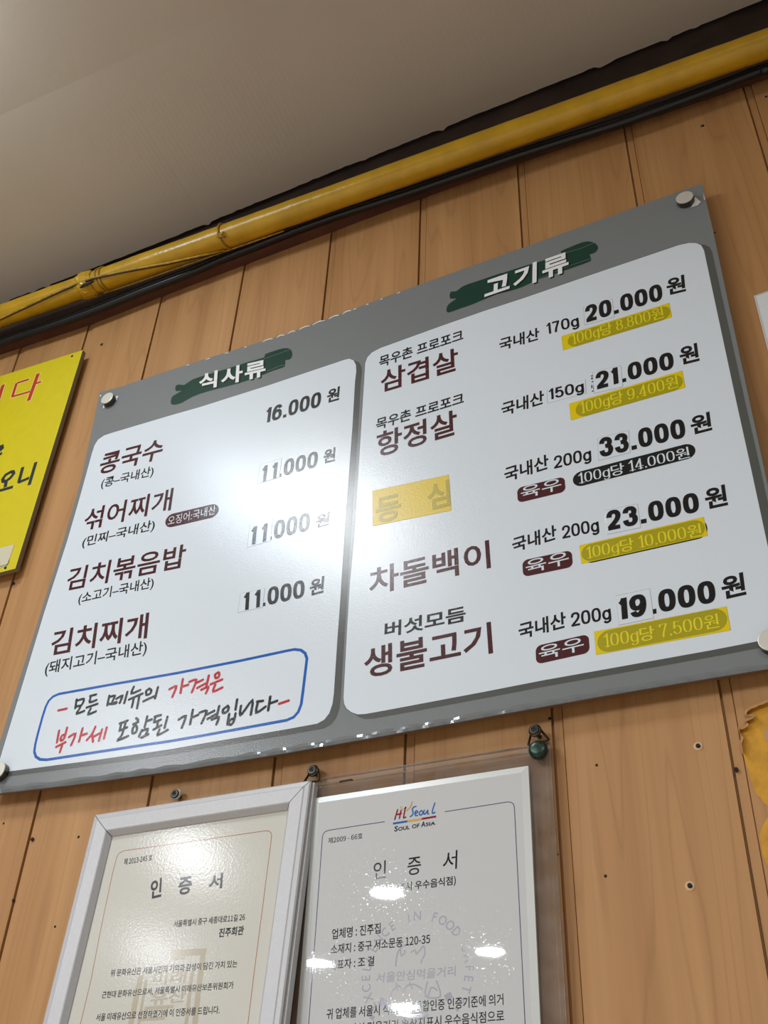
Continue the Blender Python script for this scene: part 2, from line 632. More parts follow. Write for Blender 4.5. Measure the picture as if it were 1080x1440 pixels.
def figures(s, weight, thin=None):
    """verts, faces and the letter each face belongs to, for a line of figures on a base line of height 1"""
    mb, who, x = MB(), [], 0.0
    for k, ch in enumerate(s):
        n0 = len(mb.f)
        if ch == ' ':
            x += 0.26
            continue
        if ch == '.':
            q = weight * 1.05
            x += 0.02
            mb.add([(x, 0, 0), (x + q, 0, 0), (x + q, q, 0), (x, q, 0)], [(0, 1, 2, 3)])
            x += q + 0.09
        elif ch in FIG:
            w, lines = FIG[ch]
            h = weight / 2
            x += (0.13 if k and s[k - 1] == '1' else -0.05) if ch == '1' else 0.0
            for ln in lines + (SERIF.get(ch, []) if thin else []):
                loop = ln[-1] == 'loop'
                pts = [Vector((x + h + px * (w - 2 * h), h + py * (1 - 2 * h), 0)) for px, py in (ln[:-1] if loop else ln)]
                if ch == '1' and thin is None and len(pts) == 3:
                    pass
                if len(pts) > 2:
                    pts = smooth_line(pts, loop, 3)
                ww = weight
                if thin:
                    ww = [None] * len(pts)
                    for a in range(len(pts)):
                        d = pts[(a + 1) % len(pts)] - pts[a - 1] if (loop or 0 < a < len(pts) - 1) else (pts[1] - pts[0] if a == 0 else pts[-1] - pts[-2])
                        ww[a] = thin + (weight - thin) * abs(d.normalized().y) ** 1.5
                elif ch == '1' and len(ln) == 3:
                    ww = weight * 0.72
                mb.ribbon(pts, ww, (0, 0, 1), closed=loop, round_ends=False)
            x += w + (0.075 if not thin else 0.10) + (0.04 if ch == '1' and thin else 0)
        else:
            vs, fs = glyphs(ch, 0.0 if thin else 0.012)
            gx = min(v[0] for v in vs)
            sc = 1.18
            for sh in (-0.016, 0.016) if thin else (0,):
                mb.add([(x + (vx - gx) * sc + sh, vy * sc + 0.02, 0) for vx, vy in vs], fs)
            x += (max(v[0] for v in vs) - gx) * sc + 0.08
        who += [k] * (len(mb.f) - n0)
    return mb.v, mb.f, who


def lay(name, vs, fs, BL, BR, TL, plane, lift, m, parent):
    """a figure line laid on a plane: base line from BL to BR, height of the figures up to TL"""
    x0, x1 = min(v[0] for v in vs), max(v[0] for v in vs)
    A, B, T = plane.on(*BL, lift), plane.on(*BR, lift), plane.on(*TL, lift)
    ex, ey = (B - A) / (x1 - x0), (T - A)
    return ink(name, [A + ex * (v[0] - x0) + ey * v[1] for v in vs], fs, m, parent, plane.n)


def strokes(name, lines, w, plane, lift, m, parent, ox=0, oy=0, s=1.0):
    """pen strokes, each a polyline in survey points"""
    mb = MB()
    for ln in lines:
        pts = [plane.on(ox + x / s, oy + y / s, lift) for x, y in ln]
        if len(pts) > 2:
            pts = smooth_line(pts, k=3)
        mb.ribbon(pts, w, plane.n)
    return ink(name, mb.v, mb.f, m, parent, plane.n)


def crop(ox, oy, s):
    return lambda x, y: (ox + x / s, oy + y / s)


# ================================================================== the room
GROOVES = [-1.9, -1.745, -1.59, -1.435, -1.28, -1.1218, -0.9803, -0.8407, -0.6896, -0.5405, -0.396, -0.249, -0.0979, 0.0587, 0.205, 0.352, 0.50, 0.65, 0.80, 0.95]
vs, fs, plank = [], [], []
SLOT, TONGUE, DEEP, STEP = 0.0021, 0.0098, 0.0055, 0.0018
for i in range(len(GROOVES) - 1):
    a, b = GROOVES[i], GROOVES[i + 1]
    # profile from this slot to the next one: slot bottom, tongue, face
    prof = [(a - SLOT / 2, 0.0), (a - SLOT / 2, DEEP), (a + SLOT / 2, DEEP), (a + SLOT / 2, STEP), (a + TONGUE - 0.0008, STEP), (a + TONGUE - 0.0007, STEP + 0.0018), (a + TONGUE, STEP + 0.0018), (a + TONGUE + 0.0002, 0.0006), (a + TONGUE + 0.0010, 0.0), (b - SLOT / 2, 0.0)]
    for q in range(len(prof) - 1):
        k = len(vs)
        (xa, ya), (xb, yb) = prof[q], prof[q + 1]
        vs += [(xa, ya, 0), (xb, yb, 0), (xb, yb, H + 1.6), (xa, ya, H + 1.6)]
        fs.append((k, k + 1, k + 2, k + 3))
        plank.append(i if q != 0 else i - 1)
n0 = len(fs)
k = len(vs)                                               # solid back of the panelling
xa, xb = GROOVES[0] - SLOT, GROOVES[-1]
vs += [(xa, 0.02, 0), (xb, 0.02, 0), (xb, 0.02, H + 1.6), (xa, 0.02, H + 1.6)]
fs.append((k + 3, k + 2, k + 1, k))
plank.append(0)
wall = build('wall_back', vs, fs, 'wood')
attr = wall.data.attributes.new('plank', 'FLOAT', 'FACE')
attr.data.foreach_set('value', [float(p) + 3.0 for p in plank])
tag(wall, 'wall of upright honey brown wood planks with dark grooves', kind='structure')

floor = MB().box(-4.5, 2.5, -6.0, 0.02, -0.05, 0.0).build('floor', 'floor_tile')
tag(floor, kind='structure')

# dark painted fascia board under the ceiling, with its red brown lower lip
FD = 0.016
trim_low = [wallpt(u, v, 0.0) for u, v in ((-700, 770), (0, 499), (126, 457.5), (229.6, 416.5), (337, 375.5), (560, 291.5), (740, 226.5), (900, 172), (1055, 119.5), (1500, -30))]
ceil_edge = [(-700, 690), (-60, 450), (60, 404), (129.6, 377.8), (210, 346), (322, 303.7), (345, 292), (380, 274.8), (440, 252), (500, 229.5), (557.8, 206.3), (610, 186), (672.6, 160), (740, 132), (800, 109), (860, 86), (910, 66), (960, 46), (1010, 25), (1070.6, 0), (1500, -170)]
ce = [wallpt(u, v, FD + 0.0055) for u, v in ceil_edge]


def z_at(line, x):
    for a, b in zip(line, line[1:]):
        if a.x <= x <= b.x:
            return a.z + (b.z - a.z) * (x - a.x) / (b.x - a.x)
    return line[0].z if x < line[0].x else line[-1].z


xs = [-1.85 + 0.02 * i for i in range(141)]
mb = MB()
LIP = 0.006
for a, b in zip(xs, xs[1:]):
    za, zb = z_at(trim_low, a), z_at(trim_low, b)
    top = H + 1.58
    mb.add([(a, -FD + 0.002, za + LIP), (b, -FD + 0.002, zb + LIP), (b, -FD + 0.002, top), (a, -FD + 0.002, top)], [(0, 1, 2, 3)], 0)
    mb.add([(a, -FD + 0.002, za + LIP), (b, -FD + 0.002, zb + LIP), (b, -FD, zb + LIP - 0.002), (a, -FD, za + LIP - 0.002)], [(3, 2, 1, 0)], 1)
    mb.add([(a, -FD, za), (b, -FD, zb), (b, -FD, zb + LIP - 0.002), (a, -FD, za + LIP - 0.002)], [(0, 1, 2, 3)], 1)
    mb.add([(a, -FD, za), (b, -FD, zb), (b, 0.0, zb), (a, 0.0, za)], [(3, 2, 1, 0)], 1)
fascia = mb.build('trim_1', mats=['fascia', 'fascia_lip'])
tag(fascia, 'dark brown fascia board between the wood wall and the ceiling', kind='structure')

# ceiling sheet: its ragged painted edge meets the fascia
random.seed(4)
mb = MB()
rag = []
for x in [-1.85 + 0.008 * i for i in range(351)]:
    zz = sum(z_at(ce, x + 0.02 * q) for q in range(-7, 8)) / 15
    rag.append((x, -FD - 0.005 - abs(random.gauss(0, 0.0006)) + (random.uniform(0, 0.004) if random.random() < 0.06 else 0), zz))
for a, b in zip(rag, rag[1:]):
    za, zb = a[2], b[2]
    mb.add([a, b, (b[0], -0.30, CEIL), (a[0], -0.30, CEIL)], [(0, 1, 2, 3)], 0)
    mb.add([a, b, (b[0], b[1], zb + 0.03), (a[0], a[1], za + 0.03)], [(3, 2, 1, 0)], 1)
mb.add([(-4.5, -0.30, CEIL), (2.5, -0.30, CEIL), (2.5, -6, CEIL), (-4.5, -6, CEIL)], [(0, 1, 2, 3)], 0)
ceiling = mb.build('ceiling', mats=['ceiling_paint', 'fascia'])
tag(ceiling, kind='structure')

# ================================================================== marks on the planks
HOLES = [(839, 1076, 2.0), (851.5, 1232, 2.2), (773, 1010.5, 2.2), (1035, 1082, 3.4), (988, 177, 2.6), (1077.5, 136, 2.0), (143, 484.5, 2.6), (5.2, 1158, 1.6), (45, 1180, 2.6), (110.5, 1177, 2.0), (18.5, 1266, 2.2), (77.5, 1303, 1.8), (1005.5, 327, 1.4), (784.6, 1201.5, 1.6), (18, 820, 2.4)]
for u, v, r in HOLES:
    c = wallpt(u, v, 0.0)
    rr = r * (c - EYE).dot(FWD) / FPX
    MB().lathe(c + Vector((0, 0.001, 0)), (0, -1, 0), [(rr, 0), (rr, 0.0013), (rr * 0.6, 0.0015)], 9).build('pinhole', 'hole_dark', wall)
for u, v in ((982, 1049.5), (970.5, 1246)):
    c = wallpt(u, v, 0.0)
    a = MB().lathe(c + Vector((0, 0.002, 0)), (0, -1, 0), [(0.0042, 0), (0.0042, 0.0018), (0.0036, 0.0028), (0.0020, 0.0028), (0.0018, 0.0020)], 14).build('wall_plug', 'anchor_plastic', wall, True)
    MB().lathe(c + Vector((0, 0.001, 0)), (0, -1, 0), [(0.0017, 0), (0.0017, 0.0032)], 10).build('plug_hole', 'hole_dark', a)

W0 = Plane(0.0)
t = crop(1020, 940, 4.5)
torn = [(270, 205), (240, 220), (210, 230), (185, 242), (160, 250), (135, 270), (129, 290), (150, 300), (186, 298), (168, 312), (150, 322), (124, 332), (146, 348), (138, 362), (120, 374), (100, 381), (85, 379), (92, 405), (112, 432), (100, 470), (112, 540), (130, 600), (146, 650), (160, 710), (182, 762), (205, 808), (222, 820), (245, 852), (275, 880), (420, 960), (420, 160)]
lobe = [(270, 935), (252, 965), (235, 1000), (222, 1035), (218, 1062), (224, 1110), (235, 1165), (245, 1205), (270, 1256), (420, 1330), (420, 930), (340, 900)]
mb = MB()
for poly in (torn, lobe):
    o = [W0.on(*t(x, y), 0.0007) for x, y in poly]
    mb.add(o, polyfill(o))
patch = mb.build('torn_patch', 'adhesive', wall)
tag(patch, 'patch of mustard yellow glue where the veneer is torn off')
o = [W0.on(*t(x, y), 0.0012) for x, y in [(275, 372), (256, 392), (247, 418), (252, 440), (262, 458), (285, 480), (420, 500), (420, 360)]]
build('veneer_scrap', o, polyfill(o), 'torn_core', patch)
mb = MB()                                                  # lifted, curling edge of the veneer
edge = [(275, 203), (240, 220), (210, 230), (185, 242), (160, 250), (135, 270), (129, 290), (150, 300), (186, 298), (168, 312), (150, 322), (124, 332), (146, 348), (138, 362), (120, 374), (100, 381), (85, 379), (92, 405), (112, 432), (100, 470), (112, 540)]
for a, b in zip(edge, edge[1:]):
    pa, pb = W0.on(*t(*a), 0.0005), W0.on(*t(*b), 0.0005)
    qa, qb = W0.on(*t(a[0] - 7, a[1] - 9), 0.0042), W0.on(*t(b[0] - 7, b[1] - 9), 0.0042)
    ra, rb = W0.on(*t(a[0] + 3, a[1] + 5), 0.0050), W0.on(*t(b[0] + 3, b[1] + 5), 0.0050)
    mb.add([pa, pb, qb, qa], [(0, 1, 2, 3)])
    mb.add([qa, qb, rb, ra], [(0, 1, 2, 3)])
MBedge = mb.build('curled_veneer', 'wood', patch)

# ================================================================== pipe and cables under the ceiling
PD = 0.052


def axis(u, a, b, d):
    return wallpt(u, (a + b) / 2, d)


p0, p1 = axis(0, 428, 462, PD), axis(1080, 39.4, 83.4, PD)
dirv = (p1 - p0).normalized()
pipe = thing('gas_pipe', 'long mustard yellow painted pipe running under the ceiling', 'pipe', p0 - dirv * 0.7)
random.seed(2)
pts, rad = [], []
for i in range(121):
    f = i / 120
    pts.append(p0 - dirv * 0.7 + dirv * ((p1 - p0).length + 1.5) * f)
    rad.append(0.0182 + random.gauss(0, 0.00012))
MB().tube(pts, rad, 40).build('pipe_body', 'pipe_yellow', pipe, True)


def on_pipe(u, v, out=0.0012):
    """point on the skin of the pipe facing the room, surveyed at u, v"""
    d = (FWD + (u - 540) / FPX * RIGHT + (720 - v) / FPX * UP).normalized()
    # nearest approach of the sight line to the pipe axis, then back towards the eye to the skin
    w = EYE - p0
    a, b_, c = d.dot(d), d.dot(dirv), dirv.dot(dirv)
    dd, e = d.dot(w), dirv.dot(w)
    den = a * c - b_ * b_
    s = (b_ * e - c * dd) / den
    q = (a * e - b_ * dd) / den
    P, A = EYE + d * s, p0 + dirv * q
    h = (P - A).length
    r = 0.0182 + out
    if h >= r:
        return A + (P - A).normalized() * r
    back = math.sqrt(r * r - h * h) / max(0.3, math.sqrt(1 - (d.dot(dirv)) ** 2))
    return P - d * back


def ring(at, r, w, lean, name, m, n=28):
    """a loop of wire or tape round the pipe"""
    e1 = dirv.orthogonal().normalized()
    e2 = dirv.cross(e1)
    loop = [at + (e1 * math.cos(2 * math.pi * s / n) + e2 * math.sin(2 * math.pi * s / n)) * r + dirv * lean * math.cos(2 * math.pi * s / n + 0.8) for s in range(n + 1)]
    return MB().tube(loop, w, 8).build(name, m, pipe, True)


def axis_at(u, v):
    """axis point whose sight line is nearest"""
    d = (FWD + (u - 540) / FPX * RIGHT + (720 - v) / FPX * UP).normalized()
    w = EYE - p0
    b_, c = d.dot(dirv), 1.0
    dd, e = d.dot(w), dirv.dot(w)
    q = (e - b_ * dd) / (1 - b_ * b_)
    return p0 + dirv * q


ring(axis_at(317, 331), 0.0194, 0.0017, 0.002, 'wire_tie', 'tie_wire')
k1 = MB().tube([on_pipe(306, 329, 0.002), on_pipe(311, 330, 0.004), on_pipe(315, 326, 0.003)], 0.0018, 8)
k1.tube([on_pipe(306, 333, 0.002), on_pipe(311, 332, 0.004), on_pipe(316, 334, 0.003)], 0.0018, 8).build('wire_knot', 'tie_wire', pipe, True)
ring(axis_at(150, 393), 0.0192, 0.0015, 0.001, 'wire_tie', 'tie_wire')
ring(axis_at(146, 394), 0.0190, 0.0013, 0.003, 'wire_tie', 'tie_wire')
# wrap of painted tape where the cord is bound on
c0 = axis_at(125, 401)
mb = MB()
e1 = dirv.orthogonal().normalized()
e2 = dirv.cross(e1)
random.seed(9)
rows = []
for j in range(9):
    rows.append([c0 + dirv * (-0.016 + 0.004 * j) + (e1 * math.cos(2 * math.pi * s / 36) + e2 * math.sin(2 * math.pi * s / 36)) * (0.0188 + (0.0022 if 2 <= j <= 6 else 0) + abs(random.gauss(0, 0.0006))) for s in range(36)]) 
for j in range(8):
    for s in range(36):
        s2 = (s + 1) % 36
        mb.add([rows[j][s], rows[j][s2], rows[j + 1][s2], rows[j + 1][s]], [(0, 1, 2, 3)])
mb.build('tape_wrap', 'pipe_yellow', pipe, False)
mb = MB()
mb.tube([on_pipe(113, 405, 0.0022), on_pipe(118, 401, 0.0042), on_pipe(125, 398, 0.0044), on_pipe(131, 396, 0.0034)], [0.0016, 0.0026, 0.0028, 0.0015], 8)
mb.build('tape_gap', 'tape_dark', pipe, True)

# cord bound along the pipe, overpainted
c_hi = [(-60, 472), (0, 448), (45, 427), (89, 406.5), (112, 397), (130, 390.5), (144, 387.5), (175, 381), (237, 369.5), (280, 360), (316, 352)]
MB().tube([on_pipe(u, v, 0.0019) for u, v in c_hi], 0.0016, 8).build('painted_cord', 'cord_yellow', pipe, True)
MB().tube([on_pipe(u, v + 2.0, 0.0017) for u, v in c_hi], 0.0013, 8).build('cord_groove', 'tape_dark', pipe, True)
c_lo = [(146, 412), (175, 404), (205, 396), (237, 387), (275, 375), (316, 360), (345, 349), (370, 338), (400, 327)]
MB().tube([on_pipe(u, v, 0.0022) for u, v in c_lo], 0.0014, 8).build('painted_cord', 'cord_yellow', pipe, True)

# black cables between pipe and fascia
CD = FD + 0.0085
black = [(1500, -50), (1200, 56), (1080, 97.5), (1067, 101), (980, 134.5), (881.7, 170.5), (810, 193), (743, 214), (700, 228.5), (620, 256), (557.8, 277), (470, 305), (400, 330), (360, 346), (318, 362), (270, 383), (200, 410), (125, 440), (60, 463), (0, 483), (-200, 558)]
cl = [wallpt(u, v, CD) for u, v in black]
tag(MB().tube(smooth_line(cl, k=4), 0.0060, 16).build('black_cable', 'cable_black', None, True), 'thick glossy black cable running below the yellow pipe', 'cable')
c2 = [wallpt(u, v - 6.5, CD - 0.003) for u, v in black]
tag(MB().tube(smooth_line(c2, k=4), 0.0034, 12).build('black_wire', 'cable_black', None, True), 'thinner black wire squeezed between yellow pipe and thick cable', 'wire')

# ================================================================== the menu board
BD = 0.0186
BP = Plane(BD)
outer = [(140.5, 551.5), (167, 544.7), (260, 513.7), (400, 470), (470, 444.5), (540, 418.1), (680, 368), (840, 310.7), (960, 267.5), (986, 258.6), (988, 262), (1002.8, 324.4), (1018.3, 398), (1052.2, 555.6), (1080, 684), (1132, 926), (1134, 932), (1080, 941.1), (960, 960.6), (840, 980.7), (700, 1005.6), (540, 1035), (400, 1059.6), (260, 1082), (100, 1104.2), (0, 1115.7), (-22, 1118.5), (-21, 1112), (0, 1042.6), (25.9, 959.6), (51.9, 879), (89.4, 760), (114, 674.4), (134.8, 578.5), (139, 556)]
front = [BP.on(u, v) for u, v in outer]
lowest = min(p.z for p in front)
board = thing('menu_board', 'wide grey menu board with two white price panels', 'menu board', (-0.46, -BD, lowest))
mb = MB()
n = len(front)
back = [p + Vector((0, 0.0042, 0)) for p in front]
mb.add(front + back, [tuple((a, a + n, (a + 1) % n + n, (a + 1) % n)) for a in range(n)], 1)
mb.add(front, polyfill(front), 0)
mb.add(back, polyfill(back), 1)
mb.build('backing_panel', parent=board, mats=['board_grey', 'board_edge'])

left_white = [(-9, 1087.8), (0, 1067), (62.2, 861), (94.6, 760), (112, 700), (129.6, 636), (133, 626), (138, 618), (146, 612.5), (156, 609), (240, 584), (280, 572.7), (380, 541), (484, 506), (491, 504.3), (497, 506.5), (500.5, 513), (501, 522), (499.3, 536), (495.6, 600), (485, 740), (478, 850), (474.6, 895.6), (469.5, 975), (467.5, 990), (463, 1003), (456, 1012), (446, 1017.6), (400, 1026), (280, 1046.3), (240, 1053.5), (140, 1068), (26, 1083)]
right_white = [(512.4, 530), (513.5, 511), (516.5, 502.5), (523, 495.5), (535, 489.3), (620, 458.5), (680, 437.5), (734, 420), (850, 380), (955, 344.5), (969, 341.5), (979, 341.7), (986, 345), (990, 352), (1000.2, 400), (1033.9, 557.8), (1052.5, 642), (1080, 769.6), (1103, 876), (1102, 886), (1096, 893), (1086, 897.5), (1068, 901.3), (1000, 914.4), (880, 936), (760, 957.4), (680, 973), (558, 996), (514, 1004), (503, 1004.5), (494, 1001.5), (487.5, 996.5), (484, 990), (483, 981), (487.8, 888.5), (492, 821), (499.4, 742), (506, 632.6)]


def panel(outline):
    pts = [BP.on(u, v, 0.0002) for u, v in outline]
    c = sum(pts, Vector()) / len(pts)
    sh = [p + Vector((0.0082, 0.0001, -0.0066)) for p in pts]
    rim = [c + (p - c) * 1.0022 + Vector((0, 0.00005, 0)) for p in pts]
    mbs = MB()
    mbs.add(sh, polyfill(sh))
    mbs.add(rim, polyfill(rim))
    w = build('price_panel', pts, polyfill(pts), 'board_white', board)
    mbs.build('panel_border', 'print_grey', w)
    return w


PL = panel(left_white)
PR = panel(right_white)
T0, T1, T2, T3 = 0.0003, 0.0004, 0.0006, 0.0007            # print, sticker, sticker print, top

# glints on the laminate edge, modelled as white slivers along the top, and its bumps along the bottom
def edge_v(u, line):
    for a, b in zip(line, line[1:]):
        if a[0] <= u <= b[0]:
            return a[1] + (b[1] - a[1]) * (u - a[0]) / (b[0] - a[0])
    return line[-1][1]


topl = outer[0:10]
random.seed(11)
u = 262
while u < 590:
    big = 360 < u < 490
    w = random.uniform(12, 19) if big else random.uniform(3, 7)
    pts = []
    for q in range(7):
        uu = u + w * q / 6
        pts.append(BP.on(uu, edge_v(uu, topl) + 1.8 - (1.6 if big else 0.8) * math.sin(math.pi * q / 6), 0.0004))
    MB().tube(pts, [0.0003] + [0.00085 if big else 0.0007] * 5 + [0.0003], 6).build('laminate_glint', 'film_white', board, True)
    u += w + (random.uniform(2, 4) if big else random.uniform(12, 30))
botl = sorted([p for p in outer[16:26]], key=lambda p: p[0])
mb = MB()
random.seed(5)
xs_ = [2 + 4 * i for i in range(270)]
rows = []
for uu in xs_:
    ph = 0.5 + 0.5 * math.sin(uu / 7.5 + 1.6 * math.sin(uu / 31))
    vv = edge_v(uu, botl)
    rows.append((BP.on(uu, vv - 7.5 - 2.0 * ph, 0.0003), BP.on(uu, vv - 4.5 - ph, 0.0006 + 0.0012 * ph), BP.on(uu, vv - 0.6, 0.0003)))
for a, b in zip(rows, rows[1:]):
    mb.add([a[0], b[0], b[1], a[1]], [(3, 2, 1, 0)])
    mb.add([a[1], b[1], b[2], a[2]], [(3, 2, 1, 0)])
mb.build('laminate_hem', 'hem_film', board, True)

# bolts
for (u, v, s) in ((150.3, 559.5, 1.0), (962.5, 277, 1.0), (-4, 1083, 1.0), (1083, 899.5, 1.0)):
    c = Plane(BD + 0.0085).on(u, v)
    c.y = -BD
    r = 0.0103 * s
    b = MB().lathe(c, (0, -1, 0), [(r * 0.96, 0), (r, 0.0004), (r, 0.0075)], 40).build('standoff_bolt', 'steel_dark', board, False)
    MB().lathe(c + Vector((0, -0.0075, 0)), (0, -1, 0), [(r, 0), (r * 0.985, 0.0008), (r * 0.93, 0.001), (0.0005, 0.00105)], 40).build('bolt_cap', 'steel', b, False)
    MB().lathe(Vector((c.x, -BD + 0.0042, c.z)), (0, 1, 0), [(0.007, 0), (0.007, BD - 0.0044)], 20).build('standoff_sleeve', 'steel_dark', b, False)
tr, tl = crop(930, 250, 13.5), crop(120, 530, 18)
for cf, poly in ((tr, [(640, 360), (750, 455), (690, 520), (560, 565), (610, 480)]), (tr, [(798, 290), (830, 415), (812, 415)]), (tl, [(770, 490), (835, 480), (790, 590), (760, 580)]), (tl, [(455, 700), (485, 790), (450, 790)]), (tl, [(370, 470), (395, 445), (395, 480), (368, 500)])):
    o = [BP.on(*cf(*q), 0.0002) for q in poly]
    build('glue_residue', o, polyfill(o), 'film_white', board)

# green brush headers
c2f = crop(240, 480, 3.857)
hl = [(28, 240), (52, 234), (75, 236), (120, 206), (200, 180), (300, 150), (420, 112), (505, 88), (512, 70), (560, 52), (600, 40), (636, 37), (655, 50), (660, 70), (655, 90), (640, 100), (622, 103), (622, 128), (610, 142), (560, 158), (510, 178), (420, 212), (300, 246), (200, 272), (120, 300), (60, 334), (20, 344), (2, 338), (2, 318), (12, 296), (60, 268), (28, 270)]
c7f = crop(600, 320, 3.857)
hr = [(128, 350), (160, 345), (185, 326), (215, 310), (300, 282), (400, 248), (560, 200), (722, 150), (726, 130), (780, 105), (850, 78), (892, 77), (922, 92), (930, 112), (918, 132), (900, 142), (884, 147), (891, 166), (885, 184), (800, 215), (700, 250), (600, 284), (520, 322), (450, 345), (380, 362), (300, 395), (240, 420), (180, 440), (120, 461), (107, 450), (112, 425), (132, 405), (162, 384), (128, 386)]
for cf, poly, txt, q, streaks in (
        (c2f, hl, '식사류', ((150, 270), (513, 188), (158, 178)), [[(180, 178), (300, 142), (500, 82)], [(505, 95), (600, 62), (645, 45)], [(520, 162), (600, 130), (622, 128)]]),
        (c7f, hr, '고기류', ((312, 392), (770, 236), (318, 280)), [[(410, 246), (560, 198), (720, 142)], [(745, 140), (840, 112), (905, 84)], [(600, 280), (760, 212), (890, 168)]])):
    o = [BP.on(*cf(x, y), 0.0001) for x, y in smooth_line([Vector((*p, 0)).to_2d() for p in poly], True, 2)]
    hb = build('header_brush', o, polyfill(o), 'header_green', board)
    lettering('header_shadow', txt, *[cf(x + 8, y + 5) for x, y in q], BP, 0.0002, 'header_shadow', hb, 0.03, spacing=1.16)
    lettering('header_title', txt, *[cf(*p) for p in q], BP, 0.0003, 'header_white', hb, 0.03, spacing=1.16)
    for ln in streaks:
        MB().ribbon([BP.on(*cf(*p), 0.00015) for p in ln], 0.0006, BP.n).build('brush_streak', 'header_line', hb)

# dish names and notes --- (name, text, BL, BR, TL, material, weight)
ROWS = [
    ('dish_name', '콩국수', (136.9, 668.7), (226, 645.5), (144.8, 638.9), 'maroon', 0.019, PL),
    ('origin_note', '(콩–국내산)', (140.8, 689), (214.7, 671.3), (144.2, 672.4), 'ink_black', 0.014, PL),
    ('dish_name', '섞어찌개', (115.5, 747.8), (240, 717.5), (122, 716.5), 'maroon', 0.015, PL),
    ('origin_note', '(민찌–국내산)', (114, 772.5), (216.2, 747.6), (118, 754.8), 'ink_black', 0.014, PL),
    ('dish_name', '김치볶음밥', (91, 832), (258.5, 798), (98, 799.4), 'maroon', 0.015, PL),
    ('origin_note', '(소고기–국내산)', (108.9, 852), (215.2, 829), (112, 833.9), 'ink_black', 0.014, PL),
    ('dish_name', '김치찌개', (69.2, 923), (206.5, 897.4), (75, 887.6), 'maroon', 0.019, PL),
    ('origin_note', '(돼지고기–국내산)', (61.7, 952.4), (205.5, 922), (65.3, 930.6), 'ink_black', 0.014, PL),
    ('brand_note', '목우촌 프로포크', (532.9, 517.5), (651.6, 478.6), (533.4, 501.4), 'ink_black', 0.022, PR),
    ('dish_name', '삼겹살', (535, 553), (645, 520), (535.5, 521.5), 'maroon', 0.019, PR),
    ('brand_note', '목우촌 프로포크', (528.2, 605.6), (652.2, 567.8), (529.3, 589), 'ink_black', 0.022, PR),
    ('dish_name', '항정살', (529.3, 644.5), (643.5, 610.6), (529.8, 609), 'maroon', 0.019, PR),
    ('dish_name', '차돌백이', (518.9, 838.8), (690.5, 798.4), (519.4, 800.2), 'maroon', 0.019, PR),
    ('brand_note', '버섯모듬', (540.2, 897.6), (655, 873.6), (541.2, 875.6), 'ink_black', 0.024, PR),
    ('dish_name', '생불고기', (511.6, 955.2), (693.5, 918.4), (512.2, 912), 'maroon', 0.019, PR),
    ('origin_note', '국내산', (702.2, 494), (758.5, 477.8), (702.2, 476.3), 'ink_black', 0.024, PR),
    ('origin_note', '국내산', (705.2, 586.3), (765.2, 567.8), (705.2, 566.7), 'ink_black', 0.024, PR),
    ('origin_note', '국내산', (709.6, 678.9), (772, 659.3), (708.9, 657.8), 'ink_black', 0.024, PR),
    ('origin_note', '국내산', (720.7, 777.8), (783, 758.5), (720, 756.7), 'ink_black', 0.024, PR),
    ('origin_note', '국내산', (729.6, 900), (796.3, 882.6), (728.9, 877), 'ink_black', 0.024, PR),
]
for nm, s, a, b, c, m, w, par in ROWS:
    lettering(nm, s, a, b, c, BP, T0, m, par, w)

# weights: digits on the base line
for s, a, b, c, lift in (
        ('170g', (768.9, 470.4), (814.8, 458), (767.4, 455.2), T0),
        ('150g', (771.9, 562.2), (821.5, 550.4), (771.1, 547.4), T2),
        ('200g', (779.3, 659.3), (831.9, 646.7), (778.5, 641.9), T0),
        ('200g', (791.1, 757.8), (843, 746.7), (789.6, 740), T0),
        ('200g', (803.7, 881.5), (860, 870.4), (802.2, 862.2), T0)):
    lay('weight_note', *figures(s, 0.15)[:2], a, b, c, BP, lift, 'ink_black', PR)


def quad(a, b, c, lift):
    A, B, C = BP.on(*a, lift), BP.on(*b, lift), BP.on(*c, lift)
    return [A, B, B + (C - A), C]


def sticker(name, a, b, c, m, par, lift=T1, rim=0.0005, rim_m='patch_rim'):
    q = quad(a, b, c, lift)
    cc = sum(q, Vector()) / 4
    big = [p + (p - cc).normalized() * rim + Vector((0, 0.0001, 0)) for p in q]
    mbx = MB()
    mbx.add(q, [(0, 1, 2, 3)], 0)
    mbx.add(q + big, [(x, (x + 1) % 4, (x + 1) % 4 + 4, x + 4) for x in range(4)], 1)
    return mbx.build(name, parent=par, mats=[m, rim_m])


